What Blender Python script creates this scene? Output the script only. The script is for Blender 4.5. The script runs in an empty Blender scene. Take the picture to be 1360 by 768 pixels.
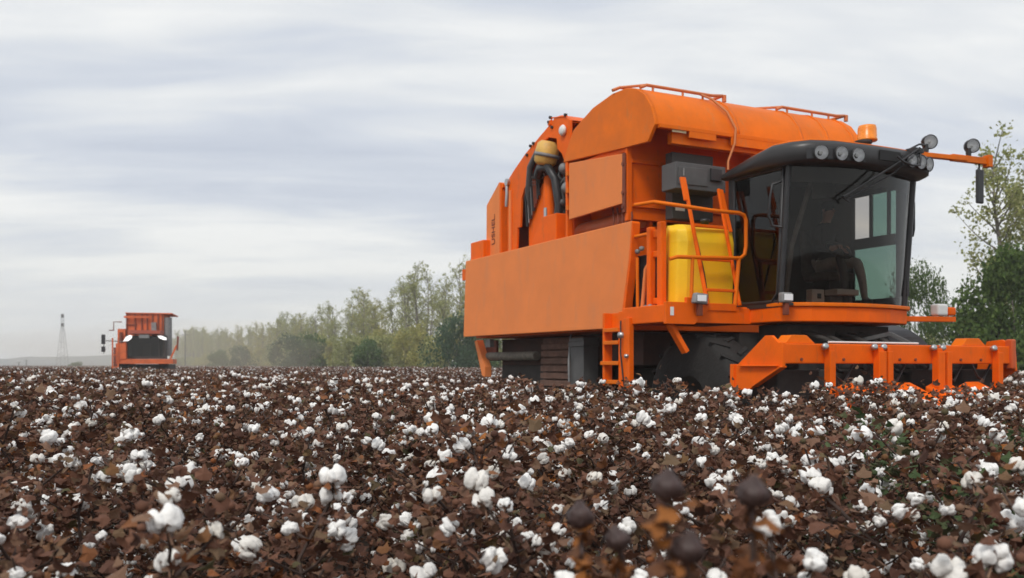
import bpy, bmesh, math, random
from mathutils import Vector, Matrix, noise as mnoise
R = math.radians
random.seed(7)
D = bpy.data
scene = bpy.context.scene
C = scene.collection

# ------------------------------------------------------------------ camera
EYE = 1.35
FPX = 1245.0
cam_d = D.cameras.new('camera')
cam = D.objects.new('camera', cam_d); C.objects.link(cam)
cam.location = (0, 0, EYE)
cam.rotation_euler = (R(90), 0, 0)
cam_d.lens = 36.0 * FPX / 1360
cam_d.sensor_width = 36
cam_d.shift_y = (485 - 384) / 1360
cam_d.clip_start = 0.05
cam_d.clip_end = 6000
cam_d.dof.use_dof = True
cam_d.dof.focus_distance = 5.0
cam_d.dof.aperture_fstop = 4.0
scene.camera = cam

# ------------------------------------------------------------------ light
SUN_EL, SUN_AZ = R(48), R(205)       # azimuth clockwise from north (+Y): behind the camera, a little left
w = D.worlds.new('World'); scene.world = w; w.use_nodes = True
nt = w.node_tree; N = nt.nodes; L = nt.links
bg = N['Background']
sky = N.new('ShaderNodeTexSky'); sky.sky_type = 'NISHITA'; sky.sun_disc = False
sky.sun_elevation = SUN_EL; sky.sun_rotation = SUN_AZ
sky.dust_density = 3.0
def wmath(op, a, b=None, c=None):
    n = N.new('ShaderNodeMath'); n.operation = op
    for i, q in enumerate((a, b, c)):
        if q is None: continue
        if hasattr(q, 'is_linked') or hasattr(q, 'links'): L.new(q, n.inputs[i])
        else: n.inputs[i].default_value = q
    return n.outputs[0]
tc = N.new('ShaderNodeTexCoord')
sx = N.new('ShaderNodeSeparateXYZ'); L.new(tc.outputs['Generated'], sx.inputs[0])
zc = wmath('ADD', wmath('MAXIMUM', sx.outputs[2], 0.0), 0.16)
ux = wmath('DIVIDE', sx.outputs[0], zc); uy = wmath('DIVIDE', sx.outputs[1], zc)
def cloud(sx_, sy_, off, detail, rough, dist):
    cb = N.new('ShaderNodeCombineXYZ')
    L.new(wmath('MULTIPLY', wmath('MULTIPLY_ADD', uy, 0.10, ux), sx_), cb.inputs[0])
    L.new(wmath('MULTIPLY', wmath('MULTIPLY_ADD', ux, -0.12, uy), sy_), cb.inputs[1])
    cb.inputs[2].default_value = off
    n = N.new('ShaderNodeTexNoise'); n.inputs['Scale'].default_value = 1.0
    n.inputs['Detail'].default_value = detail; n.inputs['Roughness'].default_value = rough
    n.inputs['Distortion'].default_value = dist
    L.new(cb.outputs[0], n.inputs['Vector'])
    return n.outputs['Fac']
c1 = cloud(0.6, 1.5, 31.7, 4.0, 0.48, 0.5)
c2 = cloud(1.7, 4.4, 4.4, 6.0, 0.55, 0.6)
mixf = wmath('ADD', wmath('MULTIPLY', c1, 0.74), wmath('MULTIPLY', c2, 0.26))
ramp = N.new('ShaderNodeValToRGB'); L.new(mixf, ramp.inputs[0])
el = ramp.color_ramp.elements
el[0].position = 0.36; el[0].color = (0.52, 0.565, 0.65, 1)
el[1].position = 0.60; el[1].color = (0.84, 0.85, 0.845, 1)
e = el.new(0.45); e.color = (0.61, 0.65, 0.715, 1)
e = el.new(0.52); e.color = (0.72, 0.745, 0.77, 1)
# towards the horizon the cloud sheet thins to an even pale grey
hz = N.new('ShaderNodeMapRange'); L.new(sx.outputs[2], hz.inputs['Value'])
hz.inputs['From Min'].default_value = 0.0; hz.inputs['From Max'].default_value = 0.17
hz.inputs['To Min'].default_value = 0.9; hz.inputs['To Max'].default_value = 0.0
mh = N.new('ShaderNodeMix'); mh.data_type = 'RGBA'
L.new(hz.outputs[0], mh.inputs['Factor']); L.new(ramp.outputs[0], mh.inputs['A'])
mh.inputs['B'].default_value = (0.745, 0.755, 0.73, 1)
sc = N.new('ShaderNodeVectorMath'); sc.operation = 'SCALE'; L.new(sky.outputs[0], sc.inputs[0]); sc.inputs['Scale'].default_value = 0.08
mx = N.new('ShaderNodeMix'); mx.data_type = 'RGBA'; mx.inputs['Factor'].default_value = 0.94
L.new(sc.outputs[0], mx.inputs['A']); L.new(mh.outputs['Result'], mx.inputs['B'])
L.new(mx.outputs['Result'], bg.inputs[0]); bg.inputs[1].default_value = 1.0

sun_d = D.lights.new('sun', 'SUN'); sun_d.energy = 1.5; sun_d.angle = R(14); sun_d.color = (1, .96, .9)
sun = D.objects.new('sun', sun_d); C.objects.link(sun)
sun.rotation_euler = (R(90) - SUN_EL, 0, -SUN_AZ + math.pi)
sdir = Vector((math.sin(SUN_AZ) * math.cos(SUN_EL), math.cos(SUN_AZ) * math.cos(SUN_EL), math.sin(SUN_EL)))
sun.rotation_euler = sdir.to_track_quat('Z', 'Y').to_euler()

scene.view_settings.view_transform = 'Standard'
scene.view_settings.look = 'None'
scene.view_settings.exposure = 0.20
scene.view_settings.gamma = 1.0
scene.render.engine = 'CYCLES'
scene.cycles.volume_bounces = 3
scene.cycles.max_bounces = 10

# ------------------------------------------------------------------ materials
def mat(name, col, rough=.5, metal=0., var=.0, vscale=4., spec=.5, bump=0., bscale=30., col2=None, coat=0.):
    m = D.materials.new(name); m.use_nodes = True
    t = m.node_tree; b = t.nodes['Principled BSDF']
    b.inputs['Base Color'].default_value = (*col, 1); b.inputs['Roughness'].default_value = rough
    b.inputs['Metallic'].default_value = metal; b.inputs['Specular IOR Level'].default_value = spec
    b.inputs['Coat Weight'].default_value = coat
    if var or col2:
        o = t.nodes.new('ShaderNodeTexCoord')
        n = t.nodes.new('ShaderNodeTexNoise'); n.inputs['Scale'].default_value = vscale; n.inputs['Detail'].default_value = 6
        n.inputs['Roughness'].default_value = .65
        t.links.new(o.outputs['Object'], n.inputs['Vector'])
        r = t.nodes.new('ShaderNodeValToRGB'); t.links.new(n.outputs['Fac'], r.inputs[0])
        r.color_ramp.elements[0].position = .35; r.color_ramp.elements[1].position = .68
        c2 = col2 or tuple(min(1, c * (1 + var)) for c in col)
        r.color_ramp.elements[0].color = (*[c * (1 - var) for c in col], 1)
        r.color_ramp.elements[1].color = (*c2, 1)
        t.links.new(r.outputs[0], b.inputs['Base Color'])
        mr = t.nodes.new('ShaderNodeMapRange'); t.links.new(n.outputs['Fac'], mr.inputs[0])
        mr.inputs['To Min'].default_value = max(.05, rough - .12); mr.inputs['To Max'].default_value = min(1, rough + .18)
        t.links.new(mr.outputs[0], b.inputs['Roughness'])
        if bump:
            n2 = t.nodes.new('ShaderNodeTexNoise'); n2.inputs['Scale'].default_value = bscale; n2.inputs['Detail'].default_value = 4
            t.links.new(o.outputs['Object'], n2.inputs['Vector'])
            bp = t.nodes.new('ShaderNodeBump'); bp.inputs['Strength'].default_value = bump; bp.inputs['Distance'].default_value = .02
            t.links.new(n2.outputs['Fac'], bp.inputs['Height']); t.links.new(bp.outputs[0], b.inputs['Normal'])
    return m

M = {}
M['orange'] = mat('orange_paint', (.85, .130, .002), .5, var=.09, vscale=2.2, bump=.06, bscale=5, spec=.14)
M['orange_roof'] = mat('orange_roof_paint', (.78, .160, .002), .45, var=.12, vscale=1.6, bump=.05, bscale=4, spec=.16)
M['orange_faded'] = mat('faded_orange_paint', (.82, .245, .070), .65, var=.06, vscale=1.3, bump=.04, bscale=3, spec=.2)
M['orange_far'] = mat('dusty_orange_paint', (.66, .13, .03), .6, var=.22, vscale=1.5)
M['rust_and_shade'] = mat('dark_red_primer_and_shade', (.20, .045, .02), .7, var=.3, vscale=5)
M['yellow'] = mat('yellow_plastic', (.93, .58, .012), .36, var=.05, vscale=3, spec=.4)
M['cream'] = mat('cream_yellow_plastic', (.70, .42, .10), .5, var=.2, vscale=6)
M['black'] = mat('black_plastic', (.022, .022, .024), .42, var=.2, vscale=5)
M['black_roof'] = mat('black_cab_shell', (.030, .029, .030), .38, var=.15, vscale=3)
M['dark'] = mat('dark_grime', (.035, .030, .027), .75, var=.4, vscale=6)
M['grey'] = mat('grey_paint', (.085, .085, .085), .5, var=.2, vscale=4)
M['midgrey'] = mat('mid_grey_metal', (.22, .22, .22), .5, var=.2, vscale=8)
M['tyre'] = mat('tyre_rubber', (.016, .015, .014), .85, var=.3, vscale=8, bump=.3, bscale=25)
M['steel'] = mat('bare_steel', (.45, .45, .45), .35, metal=.8)
M['white'] = mat('white_paint', (.75, .75, .73), .5)
M['seat'] = mat('grey_fabric', (.12, .115, .11), .9, var=.2, vscale=10)
M['tan'] = mat('tan_fabric', (.30, .20, .13), .9, var=.3, vscale=8)
M['reflector'] = mat('lamp_reflector', (.88, .89, .90), .28, metal=.15)
M['amber'] = mat('amber_lens', (.85, .26, .015), .25, var=.1, vscale=20)
M['sleeve'] = mat('pale_grey_plastic', (.42, .43, .42), .6, var=.1)
M['decal'] = mat('sticker_paper', (.55, .50, .30), .6, var=.3, vscale=60)

def dirt(m, col, amount, zs=.35, sc=7., lo=.56):
    """vertical run-off stains and dust patches mixed over the paint"""
    t = m.node_tree; b = t.nodes['Principled BSDF']; src = b.inputs['Base Color'].links[0].from_socket
    o = t.nodes.new('ShaderNodeTexCoord'); mp = t.nodes.new('ShaderNodeMapping'); mp.inputs['Scale'].default_value = (1, 1, zs)
    t.links.new(o.outputs['Object'], mp.inputs[0])
    n = t.nodes.new('ShaderNodeTexNoise'); n.inputs['Scale'].default_value = sc; n.inputs['Detail'].default_value = 8; n.inputs['Roughness'].default_value = .72
    t.links.new(mp.outputs[0], n.inputs['Vector'])
    r = t.nodes.new('ShaderNodeMapRange'); r.inputs['From Min'].default_value = lo; r.inputs['From Max'].default_value = lo + .16; r.inputs['To Max'].default_value = amount
    t.links.new(n.outputs['Fac'], r.inputs['Value'])
    x = t.nodes.new('ShaderNodeMix'); x.data_type = 'RGBA'; t.links.new(r.outputs[0], x.inputs['Factor']); t.links.new(src, x.inputs['A']); x.inputs['B'].default_value = (*col, 1)
    t.links.new(x.outputs['Result'], b.inputs['Base Color'])
dirt(M['orange'], (.42, .12, .035), .55)
dirt(M['orange_roof'], (.50, .20, .07), .55, .5, 5.)
dirt(M['orange_faded'], (.60, .25, .13), .38, .3, 4., .53)
dirt(M['yellow'], (.60, .36, .05), .3, lo=.60)
dirt(M['orange_far'], (.30, .10, .05), .7)
def glass(name, tint, refl=.08, trans=.6):
    m = D.materials.new(name); m.use_nodes = True; t = m.node_tree; t.nodes.clear()
    o = t.nodes.new('ShaderNodeOutputMaterial')
    a = t.nodes.new('ShaderNodeBsdfTransparent'); a.inputs[0].default_value = (*tint, 1)
    g = t.nodes.new('ShaderNodeBsdfGlossy'); g.inputs['Roughness'].default_value = .03; g.inputs[0].default_value = (1, 1, 1, 1)
    fr = t.nodes.new('ShaderNodeFresnel'); fr.inputs[0].default_value = 1.36
    ad = t.nodes.new('ShaderNodeMath'); ad.operation = 'ADD'; ad.inputs[1].default_value = refl
    t.links.new(fr.outputs[0], ad.inputs[0])
    mxs = t.nodes.new('ShaderNodeMixShader'); t.links.new(ad.outputs[0], mxs.inputs[0])
    t.links.new(a.outputs[0], mxs.inputs[1]); t.links.new(g.outputs[0], mxs.inputs[2])
    t.links.new(mxs.outputs[0], o.inputs[0]); return m
M['glass'] = glass('smoked_windshield', (.50, .46, .41), .0)
M['glass_green'] = glass('green_tinted_glass', (.55, .74, .70), .02)
M['glass_clear'] = glass('clear_lens_glass', (.9, .9, .9), .03)
M['glow'] = D.materials.new('lamp_glare'); M['glow'].use_nodes = True
_b = M['glow'].node_tree.nodes['Principled BSDF']; _b.inputs['Emission Color'].default_value = (1, .98, .95, 1); _b.inputs['Emission Strength'].default_value = .8

# ------------------------------------------------------------------ mesh helpers
class MB:
    def __init__(s): s.v = []; s.f = []; s.mi = []; s.sm = []; s.cur = 0; s.smooth = False
    def add(s, vs, fs):
        b = len(s.v); s.v += [tuple(p) for p in vs]
        for f in fs: s.f.append([b + i for i in f]); s.mi.append(s.cur); s.sm.append(s.smooth)
        return s
    def box(s, x0, x1, y0, y1, z0, z1):
        vs = [(x, y, z) for z in (z0, z1) for y in (y0, y1) for x in (x0, x1)]
        return s.add(vs, [(0, 2, 3, 1), (4, 5, 7, 6), (0, 1, 5, 4), (2, 6, 7, 3), (0, 4, 6, 2), (1, 3, 7, 5)])
    def prism(s, pts, a0, a1, axis='y'):
        n = len(pts)
        def P(p, a):
            return (p[0], a, p[1]) if axis == 'y' else ((a, p[0], p[1]) if axis == 'x' else (p[0], p[1], a))
        vs = [P(p, a0) for p in pts] + [P(p, a1) for p in pts]
        fs = [tuple(range(n)), tuple(reversed(range(n, 2 * n)))]
        fs += [(i, i + n, (i + 1) % n + n, (i + 1) % n) for i in range(n)]
        return s.add(vs, fs)
    def tube(s, pts, r, seg=8, r2=None):
        pts = [Vector(p) for p in pts]; n = len(pts); rings = []
        up = None
        for i, p in enumerate(pts):
            d = (pts[min(i + 1, n - 1)] - pts[max(i - 1, 0)]).normalized()
            if up is None:
                up = d.orthogonal().normalized()
            else:
                up = (up - d * up.dot(d)).normalized()
            q = d.cross(up)
            rr = r if r2 is None else r + (r2 - r) * i / max(1, n - 1)
            rings.append([p + (up * math.cos(2 * math.pi * k / seg) + q * math.sin(2 * math.pi * k / seg)) * rr for k in range(seg)])
        vs = [v for rg in rings for v in rg]; fs = []
        for i in range(n - 1):
            for k in range(seg):
                fs.append((i * seg + k, i * seg + (k + 1) % seg, (i + 1) * seg + (k + 1) % seg, (i + 1) * seg + k))
        o = s.smooth; s.smooth = True; s.add(vs, fs)
        s.smooth = False
        s.add([vs[k] for k in range(seg)], [tuple(reversed(range(seg)))]); s.add([vs[(n - 1) * seg + k] for k in range(seg)], [tuple(range(seg))]); s.smooth = o
        return s
    def cyl(s, p0, p1, r, seg=16): return s.tube([p0, p1], r, seg)
    def bar(s, p0, p1, wd, ht, ref=(0, 0, 1)):
        p0 = Vector(p0); p1 = Vector(p1); d = (p1 - p0).normalized(); ref = Vector(ref)
        a = d.cross(ref).normalized(); b = a.cross(d)
        vs = [p + a * sa * wd / 2 + b * sb * ht / 2 for p in (p0, p1) for sa, sb in ((-1, -1), (1, -1), (1, 1), (-1, 1))]
        return s.add(vs, [(3, 2, 1, 0), (4, 5, 6, 7), (0, 1, 5, 4), (1, 2, 6, 5), (2, 3, 7, 6), (3, 0, 4, 7)])
    def lathe(s, prof, c, axis=(0, 0, 1), seg=24):
        c = Vector(c); ax = Vector(axis).normalized(); u = ax.orthogonal().normalized(); q = ax.cross(u); vs = []; fs = []
        for (r, h) in prof:
            for k in range(seg):
                a = 2 * math.pi * k / seg
                vs.append(c + ax * h + (u * math.cos(a) + q * math.sin(a)) * r)
        m = len(prof)
        for i in range(m - 1):
            for k in range(seg):
                fs.append((i * seg + k, i * seg + (k + 1) % seg, (i + 1) * seg + (k + 1) % seg, (i + 1) * seg + k))
        o = s.smooth; s.smooth = True; s.add(vs, fs); s.smooth = o
        return s
    def loft(s, rings, cap=True):
        n = len(rings[0]); vs = [p for rg in rings for p in rg]; fs = []
        for i in range(len(rings) - 1):
            for k in range(n): fs.append((i * n + k, i * n + (k + 1) % n, (i + 1) * n + (k + 1) % n, (i + 1) * n + k))
        if cap: fs.append(tuple(reversed(range(n)))); fs.append(tuple((len(rings) - 1) * n + k for k in range(n)))
        return s.add(vs, fs)
    def mesh(s, name, mats):
        me = D.meshes.new(name); me.from_pydata(s.v, [], s.f)
        for m in (mats if isinstance(mats, (list, tuple)) else [mats]): me.materials.append(m)
        me.polygons.foreach_set('material_index', s.mi); me.polygons.foreach_set('use_smooth', s.sm)
        return me

def fixn(me):
    b = bmesh.new(); b.from_mesh(me); bmesh.ops.recalc_face_normals(b, faces=b.faces); b.to_mesh(me); b.free()

def obj(name, mb, m, parent=None, bevel=.006, seg=2):
    me = mb.mesh(name, m); fixn(me)
    o = D.objects.new(name, me); C.objects.link(o)
    if parent: o.parent = parent
    if bevel:
        md = o.modifiers.new('bevel', 'BEVEL'); md.width = bevel; md.segments = seg; md.limit_method = 'ANGLE'; md.angle_limit = R(35)
        md.harden_normals = False
    return o

def tag(o, label=None, cat=None, group=None, kind=None):
    if label: o['label'] = label
    if cat: o['category'] = cat
    if group: o['group'] = group
    if kind: o['kind'] = kind
    return o

def empty(name, loc, rz=0):
    o = D.objects.new(name, None); C.objects.link(o); o.location = loc; o.rotation_euler = (0, 0, rz); o.empty_display_size = .2
    return o

# ------------------------------------------------------------------ the setting
mb = MB(); mb.add([(-1500, -60, 0), (1500, -60, 0), (1500, 1300, 0), (-1500, 1300, 0)], [(0, 1, 2, 3)])
soil = mat('field_soil', (.055, .036, .026), .95, var=.35, vscale=.8)
tag(obj('ground', mb, soil, bevel=0), kind='structure')

# far low mountains on the left horizon
mb = MB(); pts = []
for i in range(61):
    x = -900 + i * 13
    h = .5 * (26 + 20 * mnoise.noise(Vector((i * .13, 1.7, 0))) + 6 * mnoise.noise(Vector((i * .5, 4, 0))))
    h *= max(.12, min(1, (61 - i) / 30))
    pts.append((x, max(2, h)))
rings = []
for (x, h) in pts: rings.append([(x, 1100, 0), (x, 1130, h * .7), (x, 1170, h), (x, 1220, h * .6), (x, 1280, 0)])
mb.smooth = True
mb.loft(rings)
tag(obj('mountains', mb, mat('hazy_hill_slopes', (.07, .09, .07), .95, var=.2, vscale=.01), bevel=0), kind='structure')

# ------------------------------------------------------------------ the near cotton picker.  local x = forward, y = across, z = up
TH = R(26.8)
HX, HY = 0.1285 * 12, 12.0
root = empty('cotton_picker', (HX, HY, 0), math.atan2(-math.cos(TH), math.sin(TH)))
tag(root, 'large orange cotton picker with black cab and yellow tank standing at right', 'cotton picker')
OR, OF, OT, RU, BK, DK, GY = M['orange'], M['orange_faded'], M['orange_roof'], M['rust_and_shade'], M['black'], M['dark'], M['grey']
P = lambda name, mb, m, parent=root, **k: obj(name, mb, m, parent, **k)

# undercarriage
mb = MB().box(-5.0, 1.5, 1.1, 1.3, 1.05, 1.3).box(-5.0, 1.5, 2.5, 2.7, 1.05, 1.3)
for x in (-4.8, -3.4, -2.0, -.6, .7): mb.box(x, x + .16, 1.3, 2.5, 1.08, 1.26)
P('chassis', mb, DK)
mb = MB().box(-4.9, -.55, .55, 3.2, 1.35, 1.80)
mb.box(-4.9, .2, 1.35, 2.45, .4, 1.35)  # dark box added so the gap under the machine reads dark
P('belly_housing', mb, mat('dark_belly_paint', (.06, .028, .02), .8, var=.3))
mb = MB()
for k in range(6):
    mb.box(-3.25, -2.12, .42 + .004 * k, .5, 1.02 + k * .115, 1.11 + k * .115)
mb.box(-3.3, -2.05, .5, .56, 1.0, 1.78)
P('louvre_panel', mb, mat('dusty_brown_metal', (.16, .085, .06), .8, var=.3, vscale=8))
P('exhaust_pipe', MB().tube([(-5.25, .40, 1.50), (-3.35, .42, 1.50)], .075, 14), mat('dusty_grey_pipe', (.17, .15, .12), .7, var=.35, vscale=12), bevel=0)
P('support_post', MB().box(-2.0, -1.62, .25, .5, .8, 1.75).box(-2.02, -1.58, .23, .5, 1.62, 1.70), GY)
mb = MB().prism([(-5.42, 1.78), (-5.32, 1.80), (-4.98, 1.32), (-4.98, 1.14), (-5.10, 1.16)], .25, .38)
P('rear_guard', mb, OF)
mb = MB().prism([(-5.3, 1.55), (-4.85, 1.55), (-4.85, 1.79), (-5.3, 1.79)], .42, .46)
P('rear_bracket', mb, RU)
P('junction_box', MB().box(-4.82, -4.62, .18, .26, 1.66, 1.80), M['midgrey'])
mb = MB().tube([(-2.06, .3, 1.80), (-2.05, .27, 1.6), (-1.99, .22, 1.4), (-1.98, .22, 1.1)], .018, 6)
P('drain_hose', mb, M['midgrey'], bevel=0)
mb = MB().box(-5.0, -2.1, .6, 1.3, .35, 1.42)  # dark box added to close the bright gap below the belly
P('belly_gap_filler', mb, DK)
# body under the hopper
P('body_shell', MB().box(-5.02, -.45, .10, 3.72, 1.82, 3.10), OR)

# big faded panel
pl = [(-5.17, 3.19), (.03, 3.19), (-.04, 2.70), (-.24, 1.83), (-5.27, 1.85)]
P('side_panel', MB().prism(pl, -.035, .0), OF, bevel=.012)
mb = MB().prism([(.031, 3.19), (.055, 3.16), (.0, 2.7), (-.18, 1.86), (-.238, 1.86), (-.038, 2.7)], -.03, .085)
P('panel_edge_flange', mb, OR)
P('panel_edge_flange', MB().box(-5.32, -5.19, -.02, .25, 2.98, 3.06).box(-5.36, -5.2, -.02, .02, 2.86, 3.06), OR)
# rear steps, rear box with stencilled letters
P('rear_step_box', MB().box(-5.08, -4.55, .02, .45, 3.0, 3.50), OR, bevel=.01)
mb = MB().prism([(-4.72, 3.0), (-4.20, 3.0), (-4.20, 4.44), (-4.70, 4.12)], .15, .62)
box_r = P('rear_box', mb, OF, bevel=.01)
P('rear_box_front', MB().box(-4.197, -4.16, .17, .60, 3.0, 4.42), OR)
mb = MB().prism([(-4.197, 4.30), (-4.12, 4.34), (-4.12, 4.40), (-4.197, 4.43)], .18, .6)
P('lid_hinge', mb, OR)
tx = D.curves.new('lettering', 'FONT'); tx.body = 'USHEL.'; tx.size = .17; tx.extrude = .004; tx.align_x = 'LEFT'
to = D.objects.new('tmp', tx); C.objects.link(to)
bpy.context.view_layer.update()
me = D.meshes.new_from_object(to.evaluated_get(bpy.context.evaluated_depsgraph_get())); D.objects.remove(to)
me.materials.clear(); me.materials.append(M['rust_and_shade'])
lt = D.objects.new('lettering', me); C.objects.link(lt); lt.parent = box_r
lt.matrix_local = Matrix(((0, -1.0, 0, -4.36), (0, 0, -1, .146), (1.0, 0, 0, 3.40), (0, 0, 0, 1)))
lt['label'] = 'dark stencilled letters running up the rear box'

P('rear_body', MB().box(-4.9, -4.2, .62, 3.3, 3.1, 4.1), OR)
# rear hood: side plate with a large opening, swept top skin
top = [(-4.03, 4.43), (-3.80, 4.56), (-3.38, 4.76), (-2.90, 4.93), (-2.55, 5.05), (-2.40, 5.12), (-2.2, 5.10), (-1.95, 4.97)]
arch = [(-3.86, 3.1), (-4.02, 3.1)] + top + [(-1.95, 3.1), (-2.07, 3.1), (-2.07, 3.5), (-2.10, 4.35), (-2.2, 4.52), (-2.34, 4.62), (-2.36, 4.78), (-2.62, 4.86), (-2.86, 4.80), (-3.06, 4.62), (-3.20, 4.50), (-3.22, 4.34), (-3.42, 4.20), (-3.52, 4.05), (-3.56, 3.6), (-3.66, 3.6), (-3.70, 3.1)]
P('hood_side_plate', MB().prism(arch, .22, .26), OR)
mb = MB(); n = len(top)
mb.smooth = True
vs = [(x, y, z) for y in (.26, 3.3) for (x, z) in top]
vs += [(x, y, z - .03) for y in (.26, 3.3) for (x, z) in top]
fs = [(i, i + 1, n + i + 1, n + i) for i in range(n - 1)] + [(2 * n + i, 3 * n + i, 3 * n + i + 1, 2 * n + i + 1) for i in range(n - 1)]
mb.add(vs, fs)
P('hood_skin', mb, OR, bevel=0)
P('hood_back_wall', MB().prism([(-3.98, 3.1)] + [(x, z - .05) for (x, z) in top] + [(-1.97, 3.1)], .60, .64).box(-4.0, -3.95, .27, .6, 3.1, 4.40), RU)  # dark red puts the hood's inner shade into the wall colour
P('air_duct', MB().prism([(-3.50, 3.1), (-2.96, 3.1), (-2.92, 4.20), (-3.02, 4.24), (-3.42, 3.92), (-3.50, 3.75)], .34, .58), OR, bevel=.02)
P('air_duct', MB().tube([(-2.80, .36, 3.5), (-2.82, .34, 4.0), (-2.88, .38, 4.3)], .085, 16), OR, bevel=0)
P('hydraulic_cylinder', MB().tube([(-2.78, .26, 3.05), (-2.80, .28, 3.8)], .035, 10), M['steel'], bevel=0)
mb = MB().prism([(-2.92, 3.1), (-2.92, 3.28), (-2.60, 3.62), (-2.16, 3.62), (-2.16, 3.1)], .10, .34)
P('corner_box', mb, OR, bevel=.015)
# filter bowl with straps and hoses
fb = P('filter_bowl', MB().lathe([(0, -.20), (.12, -.20), (.175, -.15), (.185, 0), (.17, .12), (.12, .17), (0, .175)], (-2.66, .22, 4.63), (0.25, .1, 1), 24), M['cream'], bevel=0)
P('clamp_ring', MB().lathe([(.186, -.03), (.195, -.03), (.195, .02), (.186, .02)], (-2.66, .22, 4.59), (0.25, .1, 1), 24), M['midgrey'], fb, bevel=0)
rnd = random.Random(3)
for k in range(22):
    x0 = -3.2 + rnd.random() * 1.0; x1 = x0 + rnd.uniform(-.25, .4)
    x1 = min(x1, -2.25)
    pts = [(x0, .38 + rnd.random() * .3, 4.45 - rnd.random() * .25)]
    for j in range(1, 6):
        t = j / 5
        pts.append((x0 + (x1 - x0) * t + rnd.uniform(-.08, .08), .38 + rnd.random() * .25, pts[0][2] - t * rnd.uniform(.75, 1.1)))
    P('hydraulic_hose', MB().tube(pts, rnd.choice([.013, .02, .03]), 7), rnd.choice([BK, BK, M['midgrey'], DK]), bevel=0)
for k in range(9):
    x0 = -3.45 + k * .05; z0 = 4.1 + k * .055
    P('hydraulic_pipe', MB().tube([(x0, .3, z0 - .5), (x0 + .02, .26, z0), (x0 + .12 + .02 * k, .25, z0 + .14), (x0 + .35, .3, z0 + .12 - .03 * k)], rnd.choice([.012, .018, .026]), 7), rnd.choice([M['midgrey'], BK, M['steel'], DK, RU]), bevel=0)
P('hose_elbow', MB().tube([(-3.38, .34, 3.85), (-3.36, .26, 4.15), (-3.18, .2, 4.5), (-3.0, .24, 4.72), (-2.9, .3, 4.7)], .05, 12), M['grey'], bevel=0)
P('hose_elbow', MB().tube([(-3.0, .24, 4.32), (-2.85, .2, 4.42), (-2.6, .2, 4.40), (-2.48, .26, 4.2), (-2.42, .3, 3.8), (-2.5, .3, 3.3)], .065, 12), M['black'], bevel=0)
for (x, z, r) in ((-2.36, 4.32, .08), (-2.30, 4.02, .09), (-2.25, 4.48, .06), (-2.42, 3.80, .06), (-3.05, 4.62, .06), (-2.95, 4.36, .07)):
    P('valve_block', MB().lathe([(0, -.1), (r, -.1), (r, .08), (r * .6, .12), (0, .12)], (x, .36 + .05 * rnd.random(), z), (.6, -1, .45), 9), rnd.choice([M['midgrey'], M['steel'], M['grey']]), bevel=0)
P('hood_lamp', MB().lathe([(0, 0), (.07, 0), (.085, .03), (.06, .06), (0, .06)], (-2.12, .215, 4.85), (0, -1, 0), 16), M['white'], bevel=0)
mb = MB().tube([(-2.55, .25, 5.05), (-2.52, .22, 5.13), (-2.05, .22, 5.05)], .012, 6).box(-2.60, -2.52, .2, .27, 5.03, 5.10)
P('hood_bracket', mb, OR)
for q in ((-2.58, 5.08), (-2.53, 5.14), (-2.07, 5.07), (-3.18, 4.84), (-3.08, 4.86), (-2.48, 4.98), (-4.02, 4.38), (-3.3, 4.72)):
    P('bolt_head', MB().cyl((q[0], .19, q[1]), (q[0], .23, q[1]), .024, 8), DK, bevel=0)
mb = MB().tube([(-4.0, .2, 4.36), (-3.98, .19, 4.2), (-4.02, .2, 4.0)], .03, 8).cyl((-3.98, .17, 4.4), (-3.98, .24, 4.4), .06, 12)
P('hinge_latch', mb, M['steel'], bevel=0)
# small rails on the hood strip
mb = MB().box(-3.92, -3.86, .19, .22, 3.1, 4.25)
P('edge_strip', mb, OF)

# hopper
prof = [(-1.95, 4.33), (-1.84, 4.50), (-1.66, 4.74), (-1.13, 4.93), (-.62, 5.0), (-.30, 4.985), (-.06, 4.92), (.12, 4.80), (.26, 4.62), (.335, 4.44), (.35, 4.37)]
endp = prof + [(.19, 4.18), (-.33, 4.21)]
P('hopper_end_plate', MB().prism(endp, .10, .15), OT, bevel=.008)
P('hopper_end_plate', MB().prism(endp, 3.68, 3.72), OT, bevel=.008)
mb = MB(); mb.smooth = True; n = len(prof)
y0, y1 = .15, 3.68
vs = [(x, y, z) for y in (y0, y1) for (x, z) in prof]; b = len(vs)
inner = [(x * .985 - .01, z - .03) for (x, z) in prof]
vs += [(x, y, z) for y in (y0, y1) for (x, z) in inner]
mb.add(vs, [(i, i + 1, n + i + 1, n + i) for i in range(n - 1)] + [(b + i, b + n + i, b + n + i + 1, b + i + 1) for i in range(n - 1)])
roof = P('hopper_roof', mb, OT, bevel=0)
mb = MB().box(.30, .375, .16, 3.70, 4.33, 4.385).box(.20, .30, .40, 3.70, 4.17, 4.32)
P('rim_flange', mb, OT)
mb = MB().box(.352, .372, .62, 1.05, 4.25, 4.335).box(.352, .372, 1.3, 3.6, 4.22, 4.335)
P('rim_skirt', mb, OT, bevel=.003)
for y in (1.42, 2.55, 3.05, 3.55):
    vs = []
    mbb = MB()
    pr = [(x, z) for (x, z) in prof[3:]]
    for yy in (y, y + .045):
        vs += [(x, yy, z + .012) for (x, z) in pr]
    k = len(pr); mbb.smooth = True
    mbb.add(vs, [(i, i + 1, k + i + 1, k + i) for i in range(k - 1)])
    o_ = P('roof_band', mbb, OT, roof, bevel=0)
    md = o_.modifiers.new('thick', 'SOLIDIFY'); md.thickness = .012
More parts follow.
